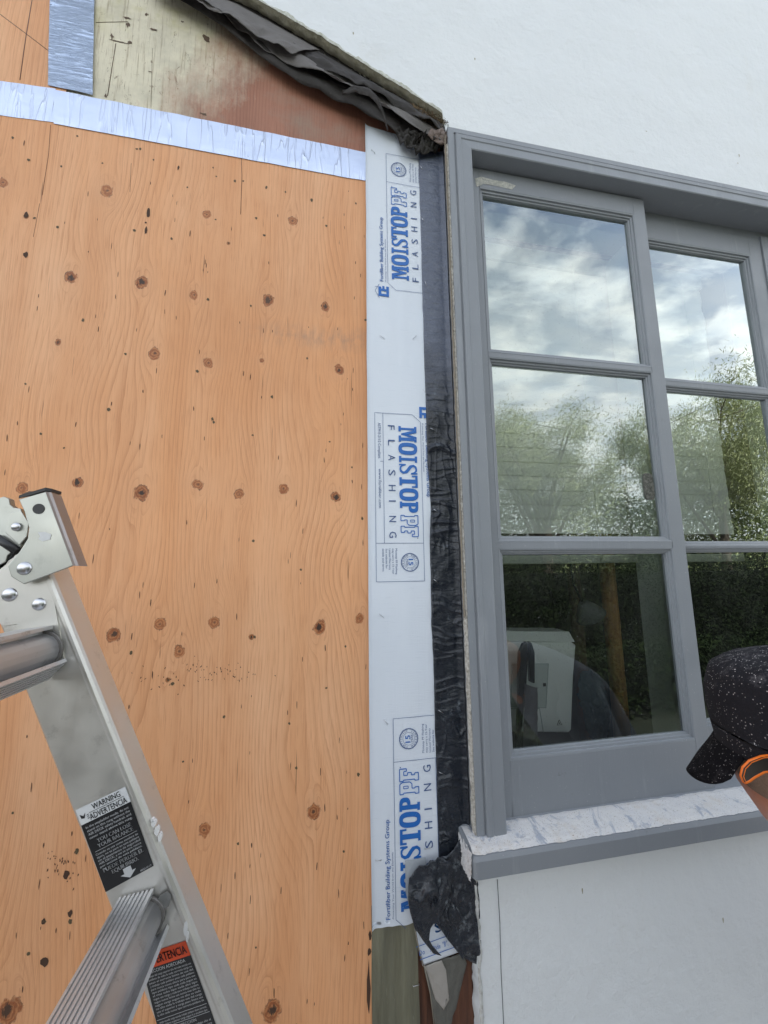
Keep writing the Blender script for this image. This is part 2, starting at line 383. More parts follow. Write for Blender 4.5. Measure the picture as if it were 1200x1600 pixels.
# stucco below the window
LX = .303
bm = bmesh.new()
lp = []
z = 1.083
while z > .0: lp.append(Vector((LX + .0035 * nz(z * 40, 2) + .002 * nz(z * 130, 4), 0, z))); z -= .005
fr_ = [bm.verts.new((p.x, .004, p.z)) for p in lp]; bk = [bm.verts.new((p.x - .002, .03, p.z)) for p in lp]
rt = [bm.verts.new((CX1 + 1, .004, p.z)) for p in lp]
for i in range(len(lp) - 1):
    bm.faces.new((fr_[i], fr_[i + 1], rt[i + 1], rt[i])); bm.faces.new((fr_[i], bk[i], bk[i + 1], fr_[i + 1]))
obj('lower_stucco_wall', bm, M['stucco'], house)
bm = bmesh.new()
grid(lambda u, v: Vector((LX - .001 + v * (.007 + .006 * nz(u * 30, 3)) + .0015 * nz(u * 150, v * 3), .0028 - .0022 * math.sin(v * 3.14) + .001 * nz(u * 200, v * 20), 1.062 - u * 1.0)), 220, 4, bm)
obj('crumbled_edge', bm, mat_crust('crumbled_render', (.40, .38, .34), (.62, .62, .60), (.70, .72, .73), 90), house)
bm = bmesh.new()
c0 = [W(777, 1374, .0035), W(781, 1440, .0035), W(783, 1520, .0035), W(787, 1600, .0035), W(793, 1760, .0035)]
tube(bm, [p for p in c0], .0007, 4)
obj('hairline_crack', bm, simple('crack_dark', (.10, .11, .12), bump=0), house)
for a_, b_, r_, h_ in ((1155, 243, 1.5, 4), (1010, 205, 2, 1), (742, 92, 1.2, 3), (552, 52, 1.2, 3), (1130, 1438, 1.2, 4), (910, 1392, 1.0, 4), (1153, 255, 1, 2)):
    bm = bmesh.new(); c_ = W(a_, b_, -.0004 if b_ < 800 else .0036)
    bm.faces.new([bm.verts.new(c_ + Vector((r_ * .0013 * math.cos(k) * (1 + .3 * math.sin(k * 3)), 0, h_ * .0013 * math.sin(k)))) for k in [j * 2 * math.pi / 10 for j in range(10)]]); obj('stucco_nick', bm, M['crust'], house)
# shell of the room behind the window, and an unseen roof added to block the sun
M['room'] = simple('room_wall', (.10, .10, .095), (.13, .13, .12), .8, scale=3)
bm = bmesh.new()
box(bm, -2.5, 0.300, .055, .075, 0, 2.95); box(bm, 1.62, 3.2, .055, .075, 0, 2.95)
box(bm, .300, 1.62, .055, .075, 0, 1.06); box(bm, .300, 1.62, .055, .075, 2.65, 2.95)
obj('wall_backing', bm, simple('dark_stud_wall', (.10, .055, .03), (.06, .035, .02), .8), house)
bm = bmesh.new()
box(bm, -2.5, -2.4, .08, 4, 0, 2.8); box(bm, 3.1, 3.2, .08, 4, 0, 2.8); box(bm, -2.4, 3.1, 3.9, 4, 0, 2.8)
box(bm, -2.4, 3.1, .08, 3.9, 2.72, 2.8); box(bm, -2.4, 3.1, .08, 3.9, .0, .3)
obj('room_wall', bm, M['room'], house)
bm = bmesh.new()
prism(bm, [Vector((-2.7, -.0, 4.2)), Vector((-2.7, 4.3, 4.2)), Vector((-2.7, 2.1, 5.0))], (6.2, 0, 0))
obj('roof', bm, simple('roof_shingle', (.12, .11, .10), (.18, .16, .15), .9), house)
bm = bmesh.new(); box(bm, -2.6, 3.3, .03, 4.1, 2.96, 4.19); obj('upper_wall', bm, M['stucco'], house)

# ------------------------------------------------------------------ window
win = thing('window', 'grey painted sliding window with two six-light sashes set in a moulded casing', 'window', (.9, 0, 1.1))
def sweep(bm, corners, prof, closed, mi=0):
    """profile points (inset, y) carried round mitred corners; corners give the outer line in x,z"""
    n = len(corners); rows = []
    for i, (x, z) in enumerate(corners):
        x, z = float(x), float(z)
        a = Vector(corners[i - 1]) if (closed or i) else None; b = Vector(corners[(i + 1) % n]) if (closed or i < n - 1) else None
        c = Vector((x, z)); ds = []
        if a is not None: e = (c - a).normalized(); ds.append(Vector((e.y, -e.x)))
        if b is not None: e = (b - c).normalized(); ds.append(Vector((e.y, -e.x)))
        if len(ds) == 2: o = (ds[0] + ds[1]) / (1 + ds[0].dot(ds[1]))
        else: o = ds[0]
        rows.append([bm.verts.new((x + o.x * d, y, z + o.y * d)) for d, y in prof])
    m = n if closed else n - 1
    for i in range(m):
        p, q = rows[i], rows[(i + 1) % n]
        for j in range(len(prof) - 1):
            f = bm.faces.new((p[j], q[j], q[j + 1], p[j + 1])); f.material_index = mi
# casing: left leg, head, right leg, clockwise so that the inset runs inwards
prof = [(0, .02), (0, -.014), (.001, -.0155), (.014, -.0162), (.0155, -.0135), (.0175, -.0135), (.019, -.0188), (.021, -.0200), (.030, -.0200), (.032, -.0185), (.054, -.0200), (.0565, -.0185), (.0570, .060)]
bm = bmesh.new(); sweep(bm, [(CX0, 1.098), (CX0, WZ1), (CX1, WZ1), (CX1, 1.098)], prof, False)
casing = obj('casing', bm, M['paint'], win)
# a bead of raw filler and splintered wood between casing and membrane
bm = bmesh.new()
grid(lambda u, v: Vector((CX0 - .006 + v * .0085 + .0018 * nz(u * 60, v * 4) + .0006 * nz(u * 300, 3), -.006 - .007 * math.sin(v * 2.6) + .0016 * nz(u * 190, v * 9, 2), 1.10 + u * (WZ1 - 1.10 - .045))), 400, 6, bm)
obj('raw_edge', bm, M['crumb'], win)
bm = bmesh.new()
grid(lambda u, v: Vector((CX0 - .0075 + v * .003 + .001 * nz(u * 80, v), -.010 - .004 * math.sin(v * 3), 1.50 + u * (WZ1 - 1.50 - .02))), 300, 3, bm)
obj('raw_wood_strip', bm, simple('raw_wood', (.30, .25, .19), (.16, .14, .11), .8, scale=60, stretch=(1, 1, .1)), win)

def make_sash(x0, x1, z0, z1, panes, gx0, gx1, yf, label):
    """flat stiles and rails, stepped glazing mouldings round each pane, separate muntins and panes"""
    root_bm = bmesh.new()
    step = [(0, yf), (.0035, yf + .0010), (.004, yf + .0045), (.0085, yf + .0055), (.009, yf + .0085), (.0125, yf + .0095), (.013, yf + .016)]
    MO = .013
    ox0, ox1 = gx0 - MO, gx1 + MO; zt = panes[0][1] + MO; zb = panes[-1][0] - MO
    D = .032
    box(root_bm, x0, ox0, yf, yf + D, z0, z1); box(root_bm, ox1, x1, yf, yf + D, z0, z1)
    box(root_bm, ox0, ox1, yf, yf + D, zt, z1); box(root_bm, ox0, ox1, yf, yf + D, z0, zb)
    s = obj('sash', root_bm, M['paint'], win, bevel=.0012, seg=2)
    tag(s, label, None)
    bm = bmesh.new()
    for (a, b) in panes:
        A, B = a - MO, b + MO
        sweep(bm, [(ox0, A), (ox0, B), (ox1, B), (ox1, A)], step, True)
    obj('glazing_bead', bm, M['paint'], s)
    for (a, b), (c, d) in zip(panes, panes[1:]):
        bm = bmesh.new(); lo, hi = d + MO, a - MO
        if hi - lo < .002: lo, hi = (lo + hi) / 2 - .001, (lo + hi) / 2 + .001
        box(bm, ox0 + .0005, ox1 - .0005, yf + .0006, yf + D, lo - .0006, hi + .0006)
        obj('muntin', bm, M['paint'], s)
    for (a, b) in panes:
        bm = bmesh.new(); y = yf + .0155
        v = [bm.verts.new(p) for p in ((gx0 - .003, y, a - .003), (gx1 + .003, y, a - .003), (gx1 + .003, y, b + .003), (gx0 - .003, y, b + .003))]
        bm.faces.new(v); obj('glass_pane', bm, M['glass'], s)
    return s
LP = [(2.100, 2.510), (1.663, 2.062), (1.229, 1.622)]
make_sash(.3602, .869, 1.112, 2.5735, LP, .4055, .8205, .017, 'left sash, set nearer the front')
RP = [(2.087, 2.480), (1.654, 2.049), (1.235, 1.625)]
make_sash(.8695, 1.30, 1.112, 2.552, RP, .900, 1.243, .049, 'right sash, set further back')
bm = bmesh.new(); box(bm, 1.3005, CX1 - .0575, .045, .058, 1.10, 2.56)
obj('side_panel', bm, M['paint'], win)
bm = bmesh.new()   # head: track board with grooves
box(bm, .3605, CX1 - .058, .017 + .034, .0485 + .034, 2.5535, 2.60)
obj('head_track', bm, M['paint'], win)
# sill: rounded nose, rough patched top
SX0, SX1 = .280, CX1 + .06
bm = bmesh.new()
sp = [(-.050, 1.066), (-.0505, 1.094), (-.047, 1.1005), (-.040, 1.1022), (.016, 1.114), (.050, 1.119), (.050, 1.05), (.0, 1.064)]
xs = [SX0 + .0] + [SX0 + .002 + i * (SX1 - SX0) / 420 for i in range(420)]
rows = []
for k, x in enumerate(xs):
    e = max(0., 1 - (x - SX0) / .012); r_ = []
    for (y, z) in sp:
        yy = y + (.010 * (1 - math.sqrt(max(0, 1 - e * e))) if y < -.03 else 0)
        zz = z - (.004 * e * e if z > 1.09 else 0)
        if -.045 < y < .02 and z > 1.09: zz += .0006 * nz(x * 120, y * 60)
        r_.append(bm.verts.new((x, yy, zz)))
    rows.append(r_)
for a, b in zip(rows, rows[1:]):
    for j in range(len(sp)):
        bm.faces.new((a[j], b[j], b[(j + 1) % len(sp)], a[(j + 1) % len(sp)]))
bm.faces.new(rows[0][::-1])
sill = obj('sill', bm, M['paint'], win)
# patch of filler on the sill's top: a lumpy skin, ragged towards the sash, with bare grey showing through
m = M_('rough_filler')
c = m.mix(m.noise(30, 6, .7), (.62, .63, .66), (.74, .72, .69))
c = m.mix(m.rng(m.noise(9, 5, .7, loc=(2, 2, 2)), .56, .68, 0, .7), c, (.60, .54, .47))
hole = m.rng(m.noise(11, 5, .70, (1.5, 1., .7), 1.6, loc=(1, 8, 0)), .54, .61, 0, .8)
c = m.mix(hole, c, (.33, .37, .45))
c = m.mix(m.rng(m.noise(500, 2, .6), .62, .70), c, (.33, .27, .22))
m.set('Base Color', c).set('Roughness', .85)
m.bump(m.noise(140, 6, .75), .9, .0035)
M['filler'] = m.m
bm = bmesh.new()
def fil(u, v):
    x = SX0 + .003 + u * (SX1 - SX0 - .01)
    yb = .0165 if x > .362 else -.0005
    yb = yb - (.004 + .006 * abs(nz(x * 30, 3)) if x > .362 else 0) 
    yf_ = -.0455 + .0028 * nz(x * 45, 8) + .0015 * nz(x * 160, 2)
    e = max(0., 1 - (x - SX0) / .014); yf_ += .010 * (1 - math.sqrt(max(0, 1 - min(1, e) ** 2)))
    y = yf_ + (yb - yf_) * v
    if x < .300: yb = .012; y = yf_ + (yb - yf_) * v
    zb = 1.1022 + (y + .040) / .056 * .0118 if y > -.04 else 1.1010
    edge = min(1, v * 8, (1 - v) * 8)
    r = max(0, nz(x * 24 + y * 8, y * 14, 4)); rg = abs(nz(x * 70 + y * 25, y * 9, 1))
    return Vector((x, y, zb + .0009 + edge * (.0018 + .0035 * r + .0016 * rg + .0010 * nz(x * 300, y * 300))))
grid(fil, 700, 26, bm)
obj('filler_patch', bm, M['filler'], win)
bm = bmesh.new()     # filler lump round the sill's horn
grid(lambda u, v: Vector((SX0 - .0035 + .004 * v + .002 * nz(u * 12, v * 5), -.045 + u * .062, 1.060 + v * .044 + .002 * nz(u * 9, 4))) + Vector((-.0025 * math.sin(v * 3.14) * abs(nz(u * 11, v * 6, 2)) * 2, 0, 0)), 40, 24, bm)
obj('end_filler', bm, M['filler'], win)
# inner lining and stool seen through the glass
bm = bmesh.new(); box(bm, .862, .925, .086, .16, 1.12, 2.50); obj('inner_mullion', bm, M['trim'], win, bevel=.003)
bm = bmesh.new(); box(bm, .31, 1.6, .086, .22, 1.085, 1.135); obj('inner_stool', bm, M['trim'], win, bevel=.003)
bm = bmesh.new(); box(bm, .30, .359, .0835, .16, 1.12, 2.60); box(bm, 1.305, 1.36, .0835, .16, 1.12, 2.60); box(bm, .359, 1.305, .0835, .16, 2.53, 2.60)
obj('inner_lining', bm, M['trim'], win, bevel=.003)
PEEL = mat_crust('peeling_paint', (.30, .31, .30), (.48, .48, .44), (.62, .61, .55), 160)
bm = bmesh.new(); c_ = [(742, 279), (752, 276), (770, 281), (790, 284), (806, 290), (800, 296), (778, 291), (756, 287), (745, 292)]
bm.faces.new([bm.verts.new(W(a, b, .0163)) for a, b in c_]); obj('peeling_patch', bm, PEEL, win)
# two strike marks: rusty latch plate seen by the second pane
LT = W(1014, 760, .030); bm = bmesh.new(); pts = []
for k in range(18):
    a = 2 * math.pi * k / 18; pts.append(Vector((LT.x + .0145 * math.copysign(abs(math.cos(a)) ** .5, math.cos(a)), LT.y, LT.z + .033 * math.copysign(abs(math.sin(a)) ** .5, math.sin(a)))))
prism(bm, pts, (0, .0022, 0)); obj('latch', bm, mat_crust('rusty_latch', (.03, .03, .026), (.10, .10, .085), (.24, .24, .21), 130), win)

# blind behind the glass
bl = thing('window_blind', 'pale wide-slat blind lowered two thirds behind the window glass', 'blind', (.85, .14, 1.65))
bm = bmesh.new(); box(bm, .37, 1.22, .165, .205, 2.47, 2.52); obj('headrail', bm, M['blind'], bl)
slat0 = None; k = 0; z = 2.44
while z > 1.68:
    x1 = 1.215 + .008 * nz(k * 1.7); ti = R((88.5 if z > 2.0 else 83) + 1. * nz(k * .9, 4)); hw = .0285 if z > 2.0 else .0275
    bm = bmesh.new()
    def sl_(u, v):
        s = (v - .5) * 2 * hw; bow = .003 * (1 - (2 * v - 1) ** 2)
        return Vector((.372 + u * (x1 - .372), .172 + s * math.cos(ti) - bow * math.sin(ti), z + s * math.sin(ti) + bow * math.cos(ti) + .003 * nz(u * 3, k)))
    grid(sl_, 12, 6, bm); obj('slat', bm, M['blind'], bl, True); z -= .0385; k += 1
bm = bmesh.new(); box(bm, .372, 1.22, .150, .196, 1.628, 1.648); box(bm, .372, 1.22, .152, .194, 1.602, 1.624)
obj('bottom_rail', bm, M['blind'], bl, bevel=.003)
for x in (.45, .74, 1.12):
    bm = bmesh.new(); tube(bm, [(x, .146, 2.47), (x + .002, .143, 2.05), (x + .005, .146, 1.64)], .0009, 5)
    tube(bm, [(x + .005, .146, 1.65), (x - .006, .145, 1.632), (x + .012, .144, 1.622), (x + .006, .146, 1.61)], .0012, 5)
    obj('cord', bm, M['blind'], bl)

# ------------------------------------------------------------------ plywood sheets
KN = [(168,298,10,.15),(323,335,7,.2),(457,345,8,.2),(111,433,9,.95),(222,441,9,.9),(303,461,7,.3),(419,469,10,1.),(508,479,8,.8),
      (242,552,9,.35),(326,567,8,.3),(530,578,8,.7),(409,563,4,.6),(91,535,5,.7),(41,338,4,.6),(4,285,7,.4),(121,754,7,.8),(34,762,7,.2),
      (309,757,8,.3),(221,770,10,1.),(374,772,7,.3),(443,764,8,.4),(525,776,8,.8),(177,992,9,.9),(250,975,8,.2),(335,972,8,.25),
      (500,980,10,.9),(562,967,7,.3),(280,1018,8,.2),(393,995,4,.9),(490,1268,9,.5),(319,1297,8,.2),(425,1579,12,.8),(12,1580,13,.9),
      (357,380,3,.6),(262,1062,3,.5),(-80,560,9,.8),(-60,900,9,.5)]
PY = .0245
def veneer(name, x0, x1, z0, z1, cell, mat, parent, knots, y, seed=0, shape=None, curve=1.0, sp=.0075, ovals=None):
    nx = int((x1 - x0) / cell); nzz = int((z1 - z0) / cell)
    X, Z = np.meshgrid(np.linspace(x0, x1, nx + 1), np.linspace(z0, z1, nzz + 1), indexing='ij')
    r = np.random.default_rng(seed)
    G = X / sp
    for _ in range(14):      # slow wander of the growth rings, drawn out along the sheet
        kx, kz = r.normal(0, 9), r.normal(0, 2.2); G += curve * r.uniform(.5, 1.3) * np.sin(kx * X + kz * Z + r.uniform(0, 6.28))
    for _ in range(12):      # cathedral figures
        cx, cz = r.uniform(x0, x1), r.uniform(z0, z1); a, b = r.uniform(.03, .06), r.uniform(.18, .4)
        q = ((X - cx) / a) ** 2 + ((Z - cz) / b) ** 2; G += curve * r.choice([-1, 1]) * r.uniform(4, 8) * np.exp(-q)
    for (a_, b_, ra, rb, am) in (ovals or []):
        c_ = W(a_, b_, y); q = ((X - c_.x) / (ra * .00128)) ** 2 + ((Z - c_.z) / (rb * .00105)) ** 2; G += am * np.exp(-q * .8) * .6
    K = np.full_like(X, 9.0); KDv = np.zeros_like(X)
    for (kx, kz, kr, kd) in knots:
        dx, dz = X - kx, (Z - kz) / 1.12; rr = np.sqrt(dx * dx + dz * dz) / kr
        # grain parts round the knot like water round a stone
        r0 = kr * 1.25; rf = np.maximum(dx * dx + ((Z - kz) / 2.3) ** 2, r0 * r0 * .55)
        G -= (dx / sp) * (r0 * r0 / rf) * np.exp(-rf / (7.5 * r0) ** 2) * 1.15
        m_ = rr < K; K = np.where(m_, rr, K); KDv = np.where(m_, kd, KDv)
    me = bpy.data.meshes.new(name)
    co = np.empty((X.size, 3)); co[:, 0] = X.ravel(); co[:, 1] = y; co[:, 2] = Z.ravel()
    idx = np.arange(X.size).reshape(X.shape)
    q = np.stack([idx[:-1, :-1], idx[1:, :-1], idx[1:, 1:], idx[:-1, 1:]], -1).reshape(-1, 4)
    if shape is not None:
        cx = (X[:-1, :-1] + X[1:, 1:]).ravel() / 2; cz = (Z[:-1, :-1] + Z[1:, 1:]).ravel() / 2
        q = q[shape(cx, cz)]
    # rim, so that the sheet is a board with thickness
    bverts = np.array([[x0, y, z0], [x1, y, z0], [x1, y, z1], [x0, y, z1], [x0, y + .012, z0], [x1, y + .012, z0], [x1, y + .012, z1], [x0, y + .012, z1]])
    nb = len(co); co = np.vstack([co, bverts])
    rim = [] if shape is not None else [[0, 1, 5, 4], [1, 2, 6, 5], [2, 3, 7, 6], [3, 0, 4, 7]]
    rim.append([4, 5, 6, 7])
    q = np.vstack([q, np.array(rim) + nb])
    me.vertices.add(len(co)); me.vertices.foreach_set('co', co.ravel())
    me.loops.add(q.size); me.loops.foreach_set('vertex_index', q.ravel().astype(np.int32))
    me.polygons.add(len(q)); me.polygons.foreach_set('loop_start', np.arange(0, q.size, 4, dtype=np.int32))
    me.update(calc_edges=True)
    for nm, arr, dv in (('grain', G, 0), ('knot', K, 9), ('knotdark', KDv, 0)):
        at = me.attributes.new(nm, 'FLOAT', 'POINT'); at.data.foreach_set('value', np.concatenate([arr.ravel(), np.full(8, float(dv))]).astype(np.float32))
    return link(name, me, mat, parent)
def spots(parent, pts, mat, name, y):
    bm = bmesh.new()
    for (x, z, rx, rz, rot) in pts:
        n = 9; vs = []
        for k in range(n):
            a = 2 * math.pi * k / n; j = random.uniform(.7, 1.2); px, pz = rx * j * math.cos(a), rz * j * math.sin(a)
            vs.append(bm.verts.new((x + px * math.cos(rot) - pz * math.sin(rot), y, z + px * math.sin(rot) + pz * math.cos(rot))))
        c = bm.verts.new((x, y + .0002, z))
        for k in range(n): bm.faces.new((vs[k], vs[(k + 1) % n], c))
    return obj(name, bm, mat, parent)
m, base, (l1, fine) = mat_plywood('fir_plywood', (.84, .485, .275), (.76, .37, .17), (.44, .165, .055))
# weather-grey scuffs in two loose bands
sx = m.n('ShaderNodeSeparateXYZ', {0: m.tc.outputs['Object']})
band = m.math('SUBTRACT', 1., m.math('ABSOLUTE', m.math('MULTIPLY', m.math('SUBTRACT', sx.outputs['Z'], m.math('ADD', 1.775, m.math('MULTIPLY', m.noise(4, 2), .03))), 28.)), clamp=True)
bx = m.rng(sx.outputs['X'], .22, .36)
sm = m.math('MULTIPLY', m.math('MULTIPLY', band, bx), m.rng(m.noise(60, 5, .7, (1, 1, .4)), .4, .65))
base = m.mix(m.math('MULTIPLY', sm, .45), base, (.20, .17, .15))
low_ = m.math('MULTIPLY', m.rng(m.noise(2.2, 4, .6, loc=(9, 0, 1)), .5, .7), .25)
base = m.mix(low_, base, (.47, .22, .10))
m.set('Base Color', base).set('Roughness', .62)
m.bump(m.math('ADD', m.math('MULTIPLY', l1, .5), fine), .35, .0012)
MPLY = m.m
ply = thing('plywood_sheet', 'large orange knotty plywood sheet below the foil tape and left of the flashing', 'plywood', (-.4, PY, .3))
kn = [(W(a, b, PY).x, W(a, b, PY).z, r / 602 * .79 * 1.12, d) for a, b, r, d in KN]
X0P, X1P = -1.25, .122
OV = [(447, 610, 50, 170, 9), (428, 1190, 42, 190, 10), (425, 1430, 60, 180, -7), (122, 630, 60, 120, 8), (222, 650, 30, 120, -5), (375, 640, 30, 100, 5), (300, 1180, 40, 200, -6), (527, 680, 30, 110, -6), (525, 900, 36, 90, 7),
      (120, 860, 45, 90, 7), (222, 880, 40, 120, -6), (440, 880, 45, 110, 8), (330, 860, 40, 90, 5), (175, 1200, 50, 160, 8), (30, 1250, 50, 200, -8), (170, 360, 50, 90, 7), (300, 250, 40, 120, -6), (510, 350, 40, 120, 6), (540, 1250, 30, 160, -6)]
veneer('board', X0P, X1P, .15, 2.530, .0028, MPLY, ply, kn, PY, 4, curve=.55, ovals=OV)
SP = [(121,213),(214,233),(219,233),(331,238),(333,262),(338,276),(367,283),(380,283),(416,293),(400,341),(413,368),(210,360),(357,380),(268,373),(96,260),(90,355),(54,341),
      (337,343),(325,468),(392,478),(196,553),(308,580),(64,678),(332,655),(334,660),(396,845),(398,995),(372,1318),(263,1063),(270,1068),(190,1115),(571,500),(556,318),(487,313),(510,353),
      (480,560),(130,500),(45,250),(20,215),(293,293),(160,255),(446,300),(240,250),(566,810),(100,700),(425,620),(170,640),(540,1010),(205,1020),(60,1085),(23,1082),(452,1130),(470,890),(286,1190),(180,1235),(120,1330),(70,1440),(45,1490),(110,1440),
      (560,1210),(463,1200),(537,1330),(400,1480),(20,1270),(395,680),(515,690),(40,600),(550,730),(350,1120),(510,1075)]
pts = []
for a, b in SP:
    p = W(a, b, PY); r = random.uniform(.0018, .0032); pts.append((p.x, p.z, r, r * random.uniform(.9, 1.5), 0))
PLUG = simple('green_brown_plug', (.075, .06, .028), (.15, .10, .05), .7, scale=200)
for q in pts: spots(ply, [q], PLUG, 'nail_hole', PY - .0004)
pts = []
for _ in range(260):
    x = random.uniform(-1, .11); z = random.uniform(.8, 2.47); pts.append((x, z, random.uniform(.0004, .0009), random.uniform(.002, .008), random.uniform(-.08, .08)))
for _ in range(70):   # scuffed row with short scratches
    a = random.gauss(330, 45) if random.random() < .6 else random.uniform(205, 380); b = random.gauss(1050, 9) + (12 if a < 290 else 0); p = W(a, b, PY)
    pts.append((p.x, p.z, random.uniform(.0004, .0009), random.uniform(.0008, .0022), random.uniform(-1, 1)))
for _ in range(36):
    a = random.gauss(100, 15); b = random.gauss(1352, 14) + (a - 100) * .1; p = W(a, b, PY); pts.append((p.x, p.z, random.uniform(.0004, .0010), random.uniform(.0008, .0025), random.uniform(-.3, .3)))
for a, b, rx, rz in ((232, 331, 3, 10), (228, 360, 2, 8), (228, 348, 1.5, 2), (40, 398, 3, 5), (41, 336, 3, 6), (578, 1462, 2, 6), (577, 1487, 2.5, 5), (576, 1545, 2.5, 34), (279, 262, 1.5, 4), (104, 1366, 4, 5), (110, 1427, 3, 4), (70, 1502, 5, 6), (68, 1440, 2, 4)):
    p = W(a, b, PY); pts.append((p.x, p.z, rx * .00125, rz * .00125, 0))
spots(ply, pts, simple('dark_split', (.04, .02, .012), (.09, .045, .025), .8), 'splits', PY - .0005)['kind'] = 'stuff'
# vertical pencil line and a long split
SPL = simple('split_line', (.12, .05, .022), bump=0)  # dark brown line colour on the veneer
for q, r_ in (([(377, 243), (378, 275), (376, 335)], .0005), ([(79, 195), (76, 240), (66, 305)], .0004), ([(62, 318), (52, 370)], .0003), ([(205, 255), (203, 300)], .0003)):
    bm = bmesh.new(); tube(bm, [W(*t_, PY - .0001) for t_ in q], r_, 4); obj('long_split', bm, SPL, ply)

ply2 = thing('plywood_sheet', 'small orange plywood offcut above the tape in the top left corner', 'plywood', (-.6, PY, 2.54))
veneer('board', -1.25, -.5125, 2.534, 2.94, .003, MPLY, ply2, [(-.9, 2.7, .012, .6)], PY, 11)
bm = bmesh.new()
tube(bm, [W(0, 22, PY - .0002), W(40, 52, PY - .0002), W(82, 84, PY - .0002)], .0006, 4)
tube(bm, [W(50, 0, PY - .0002), W(40, 60, PY - .0002), W(31, 125, PY - .0002)], .0007, 4)
obj('pencil_line', bm, simple('pencil', (.16, .10, .08), bump=0), ply2)
m, base, (l1, fine) = mat_plywood('weathered_plywood', (.43, .20, .125), (.36, .16, .105), (.17, .07, .045))
sx = m.n('ShaderNodeSeparateXYZ', {0: m.tc.outputs['Object']})
n_ = m.math('ADD', m.noise(7, 6, .7, (1.3, 1, .8)), m.math('MULTIPLY', m.noise(60, 4, .7, (1, 1, .15)), .18))
# old pale paint covers the left and top, worn away towards the right
gr = m.math('ADD', m.math('MULTIPLY', sx.outputs['X'], -2.3), m.math('MULTIPLY', sx.outputs['Z'], 1.1))
cov = m.rng(m.math('ADD', gr, m.math('MULTIPLY', n_, .95)), .62, .98)
pale = m.mix(m.noise(22, 6, .7), (.82, .76, .58), (.60, .55, .43))
pale = m.mix(m.math('MULTIPLY', m.rng(m.noise(10, 4, .7, loc=(3, 0, 0)), .48, .68), m.rng(sx.outputs['Z'], .18, .33, .05, .9)), pale, (.48, .44, .17))
pale = m.mix(m.rng(m.noise(170, 4, .7, (1, 1, .05)), .54, .68, 0, .7), pale, (.30, .22, .13))
pale = m.mix(m.rng(m.noise(26, 6, .85, (1.4, 1, .8), 1.2), .60, .66, 0, .9), pale, (.15, .09, .04))
base = m.mix(cov, base, pale)
base = m.mix(m.rng(m.noise(5, 5, .7, loc=(8, 0, 2)), .5, .7, 0, .5), base, (.30, .28, .22))
# the grey mottling above is random over the board
m.set('Base Color', base).set('Roughness', .7)
m.bump(m.math('ADD', m.math('MULTIPLY', fine, .8), m.noise(40, 5, .7)), .5, .0018)
ply3 = thing('old_plywood_board', 'weathered old plywood with worn pale paint under the torn black paper', 'plywood', (-.2, PY + .002, 2.54))
def under(cx, cz): return cz < 2.99 - .30 * (cx + .35)
ob = veneer('board', -.511, .30, 2.536, 3.25, .0035, m.m, ply3, [], PY + .002, 21, under, .6, .006)
STN = simple('glue_stain', (.07, .04, .025), (.14, .09, .05), .7, scale=150)
for pp, r_ in (([(181, 68), (175, 105), (168, 150)], .0007), ([(150, 35), (200, 34)], .0006), ([(238, 75), (236, 168)], .0003)):
    bm = bmesh.new(); tube(bm, [W(a, b, PY + .0018) for a, b in pp], r_, 4); obj('crack', bm, STN, ply3)
for a, b, rx, rz in ((199, 28, 6, 2), (200, 38, 3, 7), (175, 57, 3, 7), (186, 65, 15, 2.0), (202, 66, 4, 4), (165, 150, 2, 4), (318, 178, 6, 2.0), (235, 112, 3, 1.2), (285, 34, 3, 2), (229, 22, 3, 3), (240, 46, 9, 2), (322, 60, 10, 7)):
    p = W(a, b, PY + .0014); n = 13; vs = []; bm = bmesh.new()
    for k in range(n):
        an = 2 * math.pi * k / n; j = random.uniform(.35, 1.3); vs.append(bm.verts.new((p.x + rx * .00125 * j * math.cos(an), p.y, p.z + rz * .00125 * j * math.sin(an))))
    bm.faces.new(vs); obj('stain', bm, STN, ply3)

# ------------------------------------------------------------------ foil tapes
def tape(label, corners, mat, y, amp=.0007, seed=0, group='silver foil seam tapes'):
    """corners: TL, TR, BR, BL measured; ragged cut, slight buckles"""
    a, b, c, d = [W(*p, y) for p in corners]
    o = thing('foil_tape', label, 'tape', tuple((c + d) / 2), group)
    def fn(u, v):
        t = a.lerp(b, u); q = d.lerp(c, u); p = t.lerp(q, v)
        e = min(1, 6 * min(v, 1 - v)); p = p + Vector((0, -e * (amp * (1 + 1.6 * nz(p.x * 38, p.z * 9, seed))) - .0002, .0012 * nz(p.x * 25, v * 2, seed + 3)))
        return p
    bm = grid(fn, 160, 18)
    obj('foil', bm, mat, o, True); return o
tape('long silver foil tape running level across the plywood top', [(85, 140), (572, 238), (572, 283), (84, 193)], M['foil'], PY - .0012, seed=2)
tape('short silver foil tape at the left edge, level with the long tape', [(-120, 108), (87, 139), (85, 191), (-120, 166)], M['foil'], PY - .0006, seed=5)
tape('creased upright silver foil tape at the top left', [(80, -60), (149, -60), (145, 148), (75, 133)], M['foilv'], PY - .0018, seed=9, amp=.0012)

